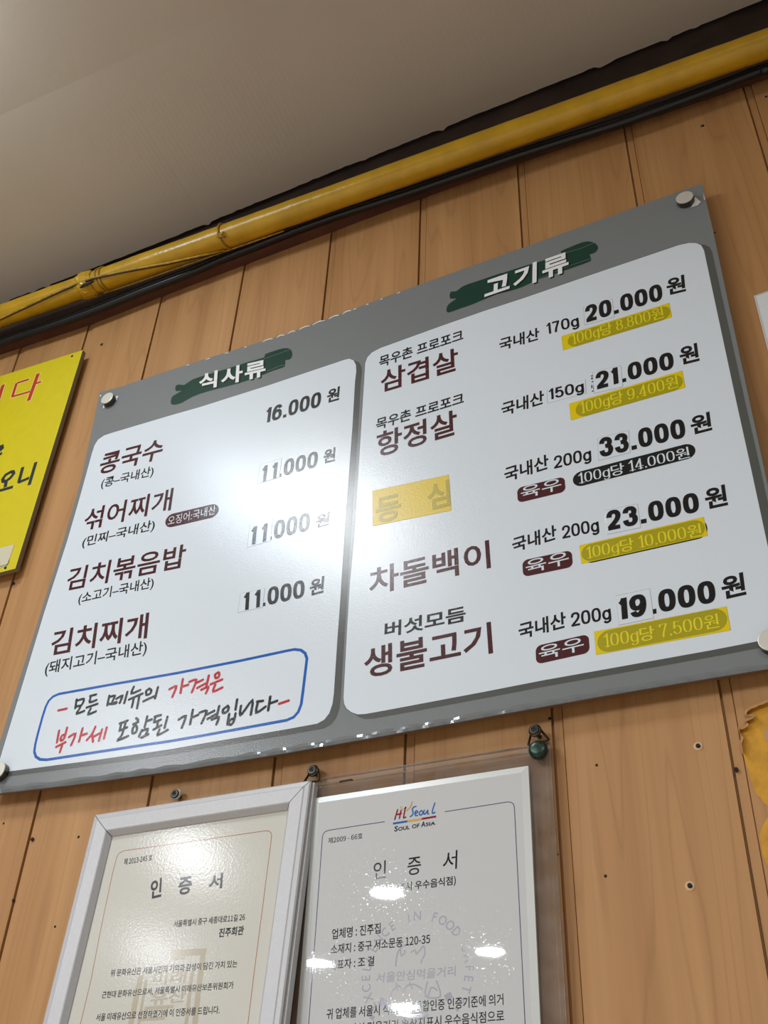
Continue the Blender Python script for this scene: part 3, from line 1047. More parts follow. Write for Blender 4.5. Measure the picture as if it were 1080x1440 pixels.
# prices: (patched digits, rest, BL, BR, TL of the figures, patch corners, won corners)
PRICES = [
    ('16', '.000', (372.5, 595.6), (450.5, 571.6), (375.3, 573.9), None, ((459, 567.4), (476.8, 562.2), (460.9, 547.9)), PL, 0.185),
    ('11', '.000', (366.5, 678.5), (446, 656.5), (369.2, 655.5), ((361.9, 680), (392.5, 671.3), (366, 653.5)), ((453.9, 652.6), (471, 648.3), (455.4, 632.8)), PL, 0.185),
    ('11', '.000', (351, 767), (435, 746), (353.7, 741), ((347.6, 769.8), (380, 760.7), (351.5, 738)), ((443, 743.5), (462.6, 738), (445, 724.5)), PL, 0.185),
    ('11', '.000', (341.4, 859), (428, 840), (343, 834), ((334.8, 861.3), (369, 854), (338.4, 834.6)), ((434.5, 839), (454.9, 833.3), (436.5, 815.2)), PL, 0.185),
    ('20', '.000', (823.7, 454), (932.6, 421.5), (822.2, 430.6), ((822.6, 456.9), (863.5, 445.6), (820.7, 432)), ((938.1, 415.9), (964.8, 409.4), (936.3, 392.2)), PR, 0.205),
    ('21', '.000', (838.5, 548.1), (948.5, 517.8), (837, 524.2), ((835.6, 553), (875.6, 543.7), (833.7, 523.3)), ((957, 514), (984, 507.2), (954, 488.5)), PR, 0.205),
    ('33', '.000', (843.7, 643.7), (965.2, 614.8), (841.5, 617), ((841.9, 647.4), (885.9, 636.3), (840.7, 616.5)), ((972.6, 612.2), (1001.8, 604.6), (969.6, 586)), PR, 0.205),
    ('23', '.000', (854, 746.7), (984.4, 719.4), (851.9, 719.2), ((854, 751), (900.7, 741.9), (850.4, 718)), ((993, 717), (1024, 710.2), (989.3, 687.6)), PR, 0.205),
    ('19', '.000', (871, 872.6), (1007.8, 846.5), (868.9, 841.6), ((870.7, 878.9), (918.9, 868.9), (866.3, 838.1)), ((1016.3, 843.7), (1049.8, 836.1), (1012.6, 811.8)), PR, 0.205),
]
for dig, rest, a, b, c, pq, wq, par, w in PRICES:
    # the figures are one line; the first two stand on a pasted patch
    fv, ff, who = figures(dig + rest, w)
    x0, x1 = min(v[0] for v in fv), max(v[0] for v in fv)
    holder = sticker('price_patch', *pq, 'patch_white', par) if pq else par
    for keep, lift, own in ((True, T2 if pq else T0, holder), (False, T0 + 0.00003, par)):
        A, B, C = BP.on(*a, lift), BP.on(*b, lift), BP.on(*c, lift)
        ex, ey = (B - A) / (x1 - x0), (C - A)
        use = [f for f, k in zip(ff, who) if (k < len(dig)) == keep]
        ids = sorted({q for f in use for q in f})
        mp = {q: k for k, q in enumerate(ids)}
        ink('price_figures', [A + ex * (fv[q][0] - x0) + ey * fv[q][1] for q in ids], [tuple(mp[q] for q in f) for f in use], 'ink_black', own, BP.n)
    lettering('won_sign', '원', *wq, BP, T0, 'ink_black', par, 0.03)
sticker('price_patch', (770, 566.7), (824, 553), (769.4, 547.4), 'patch_white', PR)


# rounded pills and the yellow tapes stuck over them
def pill_pts(a, b, c, lift, k=1.0, seg=7, grow=(0, 0)):
    A, B, C = BP.on(*a, lift), BP.on(*b, lift), BP.on(*c, lift)
    ex, ey = B - A, C - A
    hh, ww = ey.length, ex.length
    r = hh * 0.5 * k
    pts = []
    for cx, cy, t0 in ((ww - r, r, -90), (ww - r, hh - r, 0), (r, hh - r, 90), (r, r, 180)):
        for q in range(seg + 1):
            th = math.radians(t0 + 90 * q / seg)
            x, y = cx + r * math.cos(th), cy + r * math.sin(th)
            pts.append(A + ex * (x / ww) + ey * (y / hh))
    return pts


def pill(a, b, c, m, lift=T0, k=1.0, par=None, name='note_pill'):
    pts = pill_pts(a, b, c, lift, k)
    return build(name, pts, polyfill(pts), m, par)


p = pill((231.5, 743.5), (307, 726), (233.5, 724.5), 'pill_maroon', par=PL)
lettering('pill_text', '오징어:국내산', (235.5, 739.5), (302.6, 723), (237, 726.5), BP, T1, 'patch_white', p, 0.0)
for a, b, c, ta, tb, tc in (
        ((728.1, 707.4), (795.6, 691.2), (727, 686.3), (732.6, 702.4), (789.5, 688.2), (732.4, 685.4)),
        ((735.6, 811.5), (805.9, 797), (734.4, 788.1), (740, 807.6), (800.6, 792.6), (738.7, 788.9)),
        ((754, 934.4), (829.6, 917.6), (753, 908.5), (758.5, 929.2), (821.7, 914.2), (757.2, 909.6))):
    p = pill(a, b, c, 'pill_maroon', k=0.6, par=PR)
    lettering('pill_text', '육우', ta, tb, tc, BP, T1, 'patch_white', p, 0.006)


def serif_text(s, a, b, c, lift, m, par):
    """book-face figures: thin sans outlines with stressed uprights and small foot serifs"""
    return lay('pill_text', *figures(s, 0.12, 0.045)[:2], a, b, c, BP, lift, m, par)


p = pill((806.7, 686.3), (980, 642.2), (804.4, 665.9), 'pill_black', par=PR)
serif_text('100g당 14.000원', (814, 680.6), (970.4, 642.4), (812.6, 666.2), T1, 'patch_white', p)
TAPES = [
    ('100g당 8.800원', ((791.9, 492.6), (944.8, 446), (789.8, 472.6)), ((799, 490), (944, 446.4), (797.6, 471.5)), ((804.4, 485), (933.8, 445.6), (803, 470))),
    ('100g당 9.400원', ((803, 591.1), (963.7, 545), (800.6, 567.4)), ((810.5, 588.5), (962, 545.5), (808.6, 567)), ((816.5, 582), (954.6, 543.3), (815, 566.2))),
    ('100g당 10.000원', ((817.8, 792.8), (994.8, 753.2), (814.6, 766.9)), ((819, 793.5), (996.6, 755.4), (816.6, 768)), ((825.2, 786), (987.4, 752.4), (823.7, 769.4))),
    ('100g당 7.500원', ((838.5, 920.9), (1027.4, 886.3), (835.6, 888.1)), ((841, 919.6), (1024.8, 884), (839, 889.4)), ((849.6, 910.8), (1012, 881), (848.1, 892.4))),
]
for i, (s, tq, pq, xq) in enumerate(TAPES):
    under = None
    if i == 2:
        pill((819.5, 794.2), (997, 754.6), (817, 768), 'pill_black', T0, 0.9, PR)
    tp = sticker('yellow_tape', *tq, 'tape_yellow', PR, T1, 0.0003, 'tape_olive')
    pts = pill_pts(*pq, T1 + 0.0001, 1.0)
    if i == 2:
        pts = pill_pts((819, 791.6), (993.6, 752.6), (816.4, 768), T1 + 0.0001, 1.0)
    build('covered_pill', pts, polyfill(pts), 'tape_olive', tp)
    serif_text(s, *xq, T2, 'tape_letter', tp)

# mustard strip pasted over one dish name
tp = sticker('cover_strip', (524.6, 739.6), (634.4, 717.8), (523.8, 690.2), 'paint_yellow', PR, T1, 0.0004, 'paint_ghost')
lettering('hidden_name', '등', (528.2, 737), (563.5, 728.8), (528.8, 701.4), BP, T2, 'paint_ghost', tp, 0.02)
lettering('hidden_name', '심', (602, 718.4), (634, 710.4), (600.2, 682), BP, T2, 'paint_ghost', tp, 0.02)
# black remnants of an older price left of the 21.000 figures
mb = MB()
cr = crop(680, 340, 2.7)
for x, y, w_, h_ in ((408, 508, 9, 4), (409, 516, 5, 8), (417, 512, 3, 10), (410, 530, 8, 4), (409, 545, 4, 12), (416, 548, 3, 14), (411, 566, 7, 4)):
    o = [BP.on(*cr(x, y), T0), BP.on(*cr(x + w_, y - 2), T0), BP.on(*cr(x + w_, y + h_ - 2), T0), BP.on(*cr(x, y + h_), T0)]
    mb.add(o, [(0, 3, 2, 1)])
mb.build('price_remnant', 'ink_black', PR)

# the hand-lettered note in its blue outline
loop = [(83, 975.8), (160, 962), (250, 946.3), (338.5, 929), (405, 914.8), (414, 913.2), (423, 914.2), (429, 918.5), (431.6, 926), (430.6, 934), (426, 972), (423.6, 990), (419.5, 1001), (413, 1008.5), (403, 1012.8), (280, 1035.3), (240, 1042), (140, 1057), (66, 1068.4), (56.5, 1068), (50.4, 1064), (48.2, 1057), (49.5, 1047), (53.4, 1031), (60, 1007), (64.6, 993), (68.5, 985.5), (74.5, 979.5)]
mb = MB()
mb.ribbon([BP.on(u, v, T0) for u, v in loop], 0.0033, BP.n, closed=True)
note = mb.build('note_outline', 'blue_line', PL)
Ac = dict(ox=70, oy=940, s=6.0)
Bc = dict(ox=220, oy=930, s=5.4)
WS = 0.0031
strokes('note_word', [
    [(226, 262), (215, 334)], [(230, 272), (286, 258), (268, 308), (224, 320)], [(262, 312), (250, 340), (228, 380), (290, 358)],
    [(340, 232), (390, 220)], [(346, 236), (338, 284), (394, 266)], [(310, 330), (402, 298)], [(345, 338), (325, 386), (388, 362)],
], WS, BP, T1, 'marker_black', note, **Ac)
strokes('note_word', [
    [(502, 230), (485, 310)], [(504, 242), (548, 232), (524, 292), (560, 284), (552, 296), (492, 300)], [(562, 256), (612, 230), (590, 290)], [(612, 230), (600, 262)], [(654, 198), (628, 292)],
    [(708, 155), (690, 210), (762, 182)], [(668, 262), (782, 212)], [(708, 252), (692, 326)], [(754, 236), (736, 336)],
    [(840, 172), (814, 190), (816, 222), (846, 212), (856, 184), (836, 170)], [(790, 276), (880, 235)], [(912, 158), (888, 252)],
], WS, BP, T1, 'marker_black', note, **Ac)
strokes('note_word', [
    [(590, 464), (656, 440)], [(602, 466), (590, 520)], [(640, 450), (626, 508)], [(588, 525), (652, 497)], [(622, 520), (604, 568), (574, 606), (660, 570)],
    [(728, 420), (744, 434)], [(704, 470), (744, 452)], [(722, 476), (700, 505), (698, 545), (726, 538), (736, 500), (722, 476)], [(822, 405), (800, 495)], [(814, 446), (860, 430)], [(776, 520), (752, 574)], [(780, 526), (826, 512), (800, 570), (772, 582), (830, 556)],
    [(885, 406), (936, 394)], [(892, 410), (882, 452), (936, 432)], [(912, 452), (905, 490)], [(875, 515), (940, 480)], [(992, 408), (968, 500)], [(926, 515), (910, 562), (994, 518)],
], WS, BP, T1, 'marker_black', note, **Ac)
strokes('note_word', [
    [(72, 354), (142, 339)],
], WS, BP, T1, 'marker_red', note, **Ac)
strokes('note_word', [
    [(78, 525), (60, 624)], [(146, 500), (120, 590), (96, 608), (92, 590), (104, 566), (132, 556)], [(54, 662), (132, 622)], [(106, 640), (85, 706)],
    [(162, 578), (216, 552), (180, 646)], [(276, 505), (246, 616)], [(262, 566), (312, 550)],
    [(384, 492), (356, 552), (312, 604)], [(356, 550), (364, 618)], [(376, 572), (418, 548)], [(440, 515), (414, 610)], [(480, 498), (456, 590)],
], WS, BP, T1, 'marker_red', note, **Ac)
strokes('note_word', [
    [(98, 212), (150, 190), (120, 270)], [(200, 135), (182, 240)], [(190, 194), (240, 178)],
    [(250, 156), (302, 142), (268, 234)], [(306, 162), (352, 140)], [(310, 202), (376, 166)], [(397, 108), (378, 192)], [(340, 216), (392, 195), (375, 242)],
    [(470, 84), (446, 100), (450, 126), (472, 118), (476, 92), (466, 84)], [(412, 174), (498, 138)], [(446, 176), (432, 228), (500, 198)],
], WS, BP, T1, 'marker_red', note, **Bc)
strokes('note_word', [
    [(932, 322), (1003, 298)],
], WS, BP, T1, 'marker_red', note, **Bc)
strokes('note_word', [
    [(168, 442), (222, 416), (192, 504)], [(276, 368), (255, 476)], [(266, 428), (316, 406)],
    [(328, 390), (380, 378), (342, 470)], [(386, 402), (438, 376)], [(388, 437), (462, 396)], [(476, 340), (455, 426)], [(420, 442), (472, 425), (455, 478)],
    [(542, 338), (506, 366), (508, 392), (538, 380), (548, 352), (538, 338)], [(612, 290), (600, 366)], [(552, 400), (538, 478)], [(600, 396), (588, 450), (568, 480), (546, 472), (560, 446), (594, 430)],
    [(642, 338), (634, 392), (648, 400), (728, 296), (716, 404)],
    [(764, 306), (808, 300)], [(770, 310), (758, 388), (828, 344)], [(864, 268), (848, 372)], [(858, 320), (916, 300)],
], WS, BP, T1, 'marker_black', note, **Bc)

# ================================================================== the yellow sign on the left
SD = 0.0165
SP = Plane(SD)
right_edge = [(116.5, 492.2), (21.6, 799.6)]
A, B = SP.on(116.5, 492.2), SP.on(21.6, 799.6)
wdt = 0.42
tl_, bl_ = A + (SP.on(0, 529.2) - A).normalized() * wdt, B + (SP.on(0, 805) - B).normalized() * wdt
sign = thing('yellow_sign', 'bright yellow sign board with red and navy writing, mostly cut off', 'sign', (A.x - 0.2, -SD, bl_.z))
mb = MB()
fr_ = [A, tl_, bl_, B]
mb.prism([Vector(p) for p in fr_], Vector((0, 0.0075, 0)), 0, 1)
mb.build('sign_panel', parent=sign, mats=['sign_yellow', 'sign_edge'])
cy = dict(ox=0, oy=500, s=12.0)
RED = [[([(488, 402), (285, 465)], 0.75), ([(282, 462), (208, 695)], 1.0), ([(205, 695), (505, 608)], 0.7), ([(645, 305), (482, 762)], 1.3), ([(600, 475), (695, 440)], 0.7)],
       [([(55, 492), (-30, 760)], 1.3), ([(-150, 560), (-205, 760)], 0.9), ([(-205, 760), (-60, 715)], 0.7)]]
for letter in RED:
    lo, hi = MB(), MB()
    for ln, ww in letter:
        pts = [SP.on(x / 12, 500 + y / 12, 0.0001) for x, y in ln]
        d = (pts[-1] - pts[0]).normalized()
        lo.ribbon([pts[0] - d * 0.0013] + [pts[-1] + d * 0.0013], 0.0056 * ww + 0.0026, SP.n, round_ends=False)
        hi.ribbon([p + SP.n * 0.0002 for p in pts], 0.0056 * ww, SP.n, round_ends=False)
    a = ink('sign_letter', hi.v, hi.f, 'sign_red', sign, SP.n)
    ink('letter_outline', lo.v, lo.f, 'sign_outline', a, SP.n)
c9 = lambda x, y: (x / 13.71, 610 + y / 13.71)
NAVY = [[([(205, 735), (110, 790), (52, 870), (60, 915), (110, 915), (200, 850), (262, 770), (250, 730), (205, 735)], 1.0), ([(118, 930), (98, 1030)], 1.0), ([(-60, 1112), (250, 1022)], 0.9)],
        [([(440, 640), (360, 938)], 1.0), ([(352, 940), (560, 850)], 0.9), ([(692, 545), (560, 988)], 1.0)],
        [([(-70, 330), (-10, 260), (35, 240), (40, 280), (-10, 325), (-60, 350)], 1.1), ([(-60, 410), (0, 392), (40, 372)], 0.9)]]
for letter in NAVY:
    mb = MB()
    for ln, ww in letter:
        mb.ribbon([SP.on(*c9(x, y), 0.0002) for x, y in ln], 0.0060 * ww, SP.n, round_ends=len(ln) > 3)
    ink('sign_letter', mb.v, mb.f, 'sign_navy', sign, SP.n)
o = [SP.on(u, v, 0.0005) for u, v in ((20.3, 765.3), (-70, 789), (-84, 816), (-2, 799), (8.5, 796), (11.5, 791))]
lb = build('paper_label', o, polyfill(o), 'label_grey', sign)
mb = MB().ribbon([SP.on(u, v, 0.0008) for u, v in ((12.6, 787.5), (11.6, 791.5), (9.4, 794), (0, 796.4), (-70, 812))], 0.0008, SP.n)
mb.build('label_border', 'sign_navy', lb)
for u, v in ((101.5, 501), (7.8, 798.6)):
    MB().lathe(SP.on(u, v), (0, -1, 0), [(0.0022, 0), (0.0022, 0.0006), (0.001, 0.0012)], 10).build('nail', 'screw_recess', sign)

# ================================================================== certificate in the aluminium frame
lean = math.radians(-3.3)
FN = Vector((0, -math.cos(lean), -math.sin(lean)))
FP = Plane(point=(-0.62, -0.0225, H + 0.395), normal=FN)   # front face of the frame
fTL, fTR = FP.on(133, 1145.5), FP.on(437, 1096.8)
fx = (fTR - fTL).normalized()
fz = fx.cross(FN).normalized()
if fz.z < 0:
    fz = -fz
fw_, fh_ = (fTR - fTL).length, 0.372
fBL, fBR = FP.on(59, 1440), FP.on(394, 1440)
kL, kR = (fBL - fTL).length, (fBR - fTR).length
fBL, fBR = fTL + (fBL - fTL) * (fh_ / kL), fTR + (fBR - fTR) * (fh_ / kR)
frame = thing('framed_certificate', 'ivory certificate in a silver snap frame hung by a screw', 'certificate', fTL + fx * fw_ / 2 - fz * fh_)
BW = 0.0245


def fpt(x, y, l=0.0):
    """frame coordinates: x from the left edge, y down from the top edge, l towards the room"""
    t, q = x / fw_, y / fh_
    return (fTL * (1 - t) + fTR * t) * (1 - q) + (fBL * (1 - t) + fBR * t) * q + FN * l


def bar(corners_out, corners_in):
    """a mitred bar: two sloped faces with a ridge, an outer wall and a thin inner lip"""
    mb = MB()
    (o0, o1), (i0, i1) = corners_out, corners_in
    L2 = lambda p, q, t: (p[0] + (q[0] - p[0]) * t, p[1] + (q[1] - p[1]) * t)
    prof = [(0.0, -0.013), (0.0, -0.001), (0.05, 0.0), (0.22, 0.0004), (0.27, 0.0012), (0.80, 0.0004), (0.84, -0.0002), (1.0, -0.0055), (1.0, -0.013)]
    A = [fpt(*L2(o0, i0, t), l) for t, l in prof]
    Bv = [fpt(*L2(o1, i1, t), l) for t, l in prof]
    n = len(prof)
    for q in range(n - 1):
        mb.add([A[q], A[q + 1], Bv[q + 1], Bv[q]], [(0, 3, 2, 1)], 1 if q == 0 else 0)
    mb.add(A, [tuple(range(n))], 2)
    mb.add(Bv, [tuple(reversed(range(n)))], 2)
    o = mb.build('frame_bar', parent=frame, mats=['aluminium', 'aluminium_edge', 'mitre_dark'])
    return o


g = 0.0004
W_, Hh = fw_, fh_
bar(((g, 0), (W_ - g, 0)), ((BW + g, BW), (W_ - BW - g, BW)))
bar(((0, g), (0, Hh - g)), ((BW, BW + g), (BW, Hh - BW - g)))
bar(((W_, g), (W_, Hh - g)), ((W_ - BW, BW + g), (W_ - BW, Hh - BW - g)))
bar(((g, Hh), (W_ - g, Hh)), ((BW + g, Hh - BW), (W_ - BW - g, Hh - BW)))
for x0, x1, y0, y1 in ((-0.0012, 0.0002, -0.0010, Hh), (W_ - 0.0002, W_ + 0.0022, 0.001, Hh)):   # second rim, a thin line outside the bars
    MB().add([fpt(x0, y0, -0.004), fpt(x1, y0, -0.004), fpt(x1, y1, -0.004), fpt(x0, y1, -0.004), fpt(x0, y0, -0.012), fpt(x1, y0, -0.012), fpt(x1, y1, -0.012), fpt(x0, y1, -0.012)],
             [(0, 3, 2, 1), (0, 4, 7, 3), (1, 2, 6, 5), (0, 1, 5, 4)]).build('frame_rim', 'aluminium', frame)
mb = MB()
PLF = -0.0068
IP = Plane(point=FP.p + FN * PLF, normal=FN)
mb.prism([fpt(BW - 0.004, BW - 0.004, PLF), fpt(BW - 0.004, Hh - BW + 0.004, PLF), fpt(W_ - BW + 0.004, Hh - BW + 0.004, PLF), fpt(W_ - BW + 0.004, BW - 0.004, PLF)], -FN * 0.005)
sheet = mb.build('certificate_sheet', 'paper_ivory', frame)
loop = [(113, 1440), (128, 1378), (140.5, 1312), (158, 1229), (164, 1206), (167, 1200), (174.5, 1196.2), (230, 1188.6), (300, 1178.8), (372, 1168.4), (378.5, 1168.6), (382, 1172.5), (381.5, 1180), (371, 1262), (357, 1370), (348.5, 1440)]
MB().ribbon([IP.on(u, v, 0.0001) for u, v in loop], 0.0006, FN).build('border_line', 'line_brown', sheet)
cs = crop(130, 1300, 4.909)
mb = MB()
for ln, w in (([(540, 200), (785, 188)], 0.0060), ([(550, 236), (640, 232)], 0.002), ([(765, 200), (735, 420), (705, 700)], 0.0055), ([(690, 320), (672, 460), (645, 700)], 0.0036), ([(336, 350), (300, 510), (262, 700)], 0.0058), ([(372, 380), (340, 560), (318, 700)], 0.0030), ([(360, 580), (470, 572), (560, 566)], 0.0028), ([(330, 655), (500, 645)], 0.003)):
    mb.ribbon([IP.on(*cs(x, y), 0.00005) for x, y in ln], w, FN, round_ends=False)
lettering('', '미래', cs(410, 420), cs(640, 402), cs(425, 330), IP, 0.00005, None, None, 0.02, mb=mb)
lettering('', '유산', cs(395, 560), cs(640, 535), cs(408, 470), IP, 0.00005, None, None, 0.02, mb=mb)
ink('printed_seal', mb.v, mb.f, 'seal_tan', sheet, FN)
for s, a, b, c, w in (
        ('제 2013-245 호', (173.8, 1216.7), (213.8, 1210.2), (174.8, 1207.6), 0.008),
        ('인', (210.6, 1264.6), (226.4, 1260.8), (212.6, 1237.6), 0.02), ('증', (249.8, 1259.4), (268.6, 1256.2), (252, 1234.6), 0.02), ('서', (292.6, 1252), (312, 1248.8), (294.6, 1230.4), 0.02),
        ('서울특별시 중구 세종대로11길 26', (243.6, 1304.2), (344, 1294.4), (244.8, 1294.6), 0.008),
        ('진주회관', (307, 1318.4), (342, 1314.4), (308.8, 1305.6), 0.016),
        ('위 문화유산은 서울시민의 기억과 감성이 담긴 가치 있는', (154.9, 1373.4), (333.3, 1360.2), (156.4, 1363.4), 0.006),
        ('근현대 문화유산으로서, 서울특별시 미래유산보존위원회가', (142.4, 1405.2), (327.8, 1391.4), (144.2, 1394.2), 0.006),
        ('서울 미래유산으로 선정하였기에 이 인증서를 드립니다.', (134.3, 1436.2), (308.4, 1425.4), (136.2, 1425.4), 0.006)):
    lettering('certificate_text', s, a, b, c, IP, 0.00015, 'ink_cert', sheet, w, plain=True)

# ================================================================== certificate behind acrylic
AD0, AD1 = 0.0045, 0.0095                                  # clear acrylic plate, back and front
XL, XR, ZT = -0.50, -0.2497, H + 0.4365
ZB = H + 0.09
acr = thing('acrylic_certificate', 'white certificate plate mounted on a large clear acrylic sheet', 'certificate', ((XL + XR) / 2, -AD1, ZB))
mb = MB()
mb.box(XL, XR, -AD1, -AD0, ZB, ZT, 0)
mb.build('clear_sheet', 'acrylic', acr)
mb = MB()
for (x0, x1, z0, z1) in ((XL, XR, ZT - 0.0010, ZT), (XL, XR, ZT - 0.0070, ZT - 0.0062), (XR - 0.0046, XR - 0.0041, ZB, ZT - 0.006), (XR - 0.0006, XR, ZB, ZT)):
    mb.box(x0, x1, -AD1 - 0.0002, -AD1, z0, z1)
mb.build('sheet_edge', 'acrylic_edge', acr)
WD = 0.0138
WP = Plane(WD)
wx0, wx1, wz1, wz0 = -0.4844, -0.2698, WP.on(742, 1075.7).z, H + 0.115
wx0, wx1 = WP.on(441, 1126).x, WP.on(742, 1075.7).x
bev = 0.0062
mb = MB()
oF = [Vector((wx0, -WD + 0.0018, wz1)), Vector((wx0, -WD + 0.0018, wz0)), Vector((wx1, -WD + 0.0018, wz0)), Vector((wx1, -WD + 0.0018, wz1))]
iF = [Vector((wx0 + bev, -WD, wz1 - bev)), Vector((wx0 + bev, -WD, wz0 + bev)), Vector((wx1 - bev, -WD, wz0 + bev)), Vector((wx1 - bev, -WD, wz1 - bev))]
bF = [v + Vector((0, 0.0024, 0)) for v in oF]
mb.add(iF, [(0, 1, 2, 3)], 0)
for a in range(4):
    b = (a + 1) % 4
    mb.add([oF[a], oF[b], iF[b], iF[a]], [(0, 1, 2, 3)], 1)
    mb.add([oF[a], bF[a], bF[b], oF[b]], [(0, 1, 2, 3)], 2)
mb.add(bF, [(3, 2, 1, 0)], 2)
plate = mb.build('certificate_plate', parent=acr, mats=['paper_white', 'plate_rim', 'plate_side'])
LN = 0.0001
mb = MB()
for ln in ([(434, 1440), (445, 1293), (453.2, 1178), (454.4, 1173), (457.4, 1169.4), (462, 1167.6), (500, 1161.6), (540.7, 1155.5)], [(625.8, 1141.4), (670, 1134.6), (713, 1127.8), (718.5, 1128), (722.2, 1131), (723.4, 1136), (731, 1290), (738.4, 1440)]):
    mb.ribbon([WP.on(u, v, LN) for u, v in ln], 0.0007, WP.n)
mb.build('border_line', 'line_navy', plate)
# faint round stamp with a slogan on its rim
cc = WP.on(586, 1368, 0)
R_ = 0.0425
mb = MB()
slogan = 'EXCELLENCE IN FOOD SAFETY'
a0, a1 = math.radians(211), math.radians(-30)
for i, ch in enumerate(slogan):
    if ch == ' ':
        continue
    th = a0 + (a1 - a0) * i / (len(slogan) - 1)
    vs, fs = glyphs(ch, 0.004)
    x0 = (min(v[0] for v in vs) + max(v[0] for v in vs)) / 2
    ex = Vector((math.sin(th), 0, -math.cos(th))) * 0.0098
    ey = Vector((math.cos(th), 0, math.sin(th))) * 0.0112
    o_ = Vector((cc.x, -WD - 0.00005, cc.z)) + Vector((math.cos(th), 0, math.sin(th))) * R_
    mb.add([o_ + ex * (x - x0) + ey * y for x, y in vs], fs)
cz = crop(480, 1260, 4.909)
for ln, w in (([(375, 485), (386, 400), (420, 348), (452, 338)], 0.0012), ([(408, 365), (414, 412), (440, 388), (430, 372)], 0.0010), ([(478, 392), (510, 372), (520, 400), (568, 345), (576, 400), (556, 440), (550, 465)], 0.0010),
              ([(340, 720), (350, 660), (396, 620), (420, 650)], 0.0012), ([(376, 600), (390, 650)], 0.0010), ([(430, 690), (440, 630), (498, 610), (560, 642)], 0.0012), ([(470, 595), (490, 640)], 0.0010), ([(596, 590), (580, 690), (684, 694), (655, 584)], 0.0012), ([(600, 690), (622, 630), (664, 652)], 0.0012),
              ([(264, 718), (314, 752)], 0.0050), ([(716, 706), (762, 680)], 0.0050), ([(390, 806), (500, 832), (600, 816)], 0.0034), ([(200, 830), (225, 846)], 0.0034), ([(790, 786), (806, 770)], 0.0034)):
    pts = [WP.on(*cz(x, y), 0.00005) for x, y in ln]
    mb.ribbon(smooth_line(pts, k=3) if len(pts) > 2 else pts, w, WP.n, round_ends=False)
lettering('', '서울안심먹을거리', cz(238, 602), cz(788, 552), cz(244, 532), WP, 0.00005, None, None, 0.006, mb=mb)
ink('printed_seal', mb.v, mb.f, 'seal_lilac', plate, WP.n)
for s, a, b, c, w in (
        ('제2009 - 66호', (461.2, 1186.5), (509.7, 1179.4), (461.7, 1178.2), 0.002),
        ('인', (524.7, 1236.8), (542.4, 1234.2), (525.6, 1212.2), 0.002), ('증', (572.6, 1231.6), (591.6, 1228.8), (573.4, 1206.8), 0.002), ('서', (622.3, 1224.2), (642.4, 1221.4), (623.4, 1198), 0.002),
        ('(원산지표시 우수음식점)', (523.8, 1260.6), (640.8, 1245.4), (524.5, 1246.8), 0.01),
        ('업체명 : 진주집', (466.6, 1321.2), (535, 1312.5), (467.2, 1306.4), 0.006),
        ('소재지 : 중구 서소문동 120-35', (464.8, 1342.2), (604.6, 1327.2), (465.7, 1328.4), 0.006),
        ('대표자 : 조 걸', (463.1, 1364.4), (525.8, 1358), (464, 1350.6), 0.006),
        ('귀 업체를 서울시 식품안전 통합인증 인증기준에 의거', (458.7, 1434), (708, 1413), (459.6, 1418.6), 0.004),
        ('서울 안심 먹을거리 원산지표시 우수음식점으로', (466, 1457), (709, 1436), (467, 1441.6), 0.004)):
    lettering('certificate_text', s, a, b, c, WP, 0.00015, 'ink_navy', plate, w, plain=True)
lg = dict(ox=530, oy=1120, s=9.818)
emblem = strokes('city_emblem', [[(286, 182), (246, 316)], [(332, 192), (310, 302)], [(266, 252), (336, 236)], [(386, 190), (368, 285), (380, 292), (396, 284)]], 0.0013, WP, 0.0002, 'logo_maroon', plate, **lg)
strokes('emblem_dot', [[(396, 152), (386, 172)]], 0.0015, WP, 0.0002, 'ink_navy', emblem, **lg)
strokes('emblem_swoosh', [[(484, 74), (472, 120), (450, 158), (408, 192)], [(330, 144), (352, 186)]], 0.0012, WP, 0.0002, 'logo_orange', emblem, **lg)
strokes('emblem_word', [[(540, 136), (506, 148), (488, 180), (498, 215), (494, 250), (460, 278)], [(524, 238), (562, 218), (548, 196), (526, 216), (530, 262), (560, 260)], [(610, 194), (586, 222), (592, 255), (622, 246), (634, 214), (610, 194)], [(654, 188), (644, 232), (664, 242), (702, 190), (698, 236), (716, 240)], [(800, 90), (766, 195), (768, 232), (802, 218)]], 0.0011, WP, 0.0002, 'logo_blue', emblem, **lg)
for ln, m in (([(222, 374), (420, 342)], 'logo_blue'), ([(424, 341), (616, 310)], 'logo_orange'), ([(620, 309), (816, 276)], 'logo_maroon')):
    MB().ribbon([WP.on(530 + x / 9.818, 1120 + y / 9.818, 0.0002) for x, y in ln], 0.0017, WP.n, round_ends=False).build('emblem_bar', m, emblem)
cl = crop(530, 1120, 9.818)
for s, a, b, c in (('S', (238, 486), (285, 478), (246, 412)), ('OUL', (292, 476), (450, 450), (296, 424)), ('OF', (482, 444), (584, 428), (486, 388)), ('A', (608, 424), (668, 414), (614, 350)), ('SIA', (672, 412), (806, 392), (676, 362))):
    lettering('emblem_line', s, cl(*a), cl(*b), cl(*c), WP, 0.0002, 'ink_navy', emblem, 0.018)
# capped bolt and staple on the acrylic sheet
c = Plane(AD1 + 0.006).on(755, 1052)
MB().lathe(Vector((c.x, -AD1, c.z)), (0, -1, 0), [(0.0084, 0), (0.0087, 0.0010), (0.0084, 0.0042), (0.0072, 0.0056), (0.004, 0.0061), (0.0005, 0.0062)], 28).build('green_bolt_cap', 'green_cap', acr, True)
h0, h1 = Plane(AD1 + 0.001).on(478, 1099), Plane(AD1 + 0.001).on(495, 1096)
MB().tube([h0 + Vector((0, .001, -.001)), h0, h1, h1 + Vector((0, .001, -.001))], 0.0007, 8).build('staple', 'screw_black', acr)


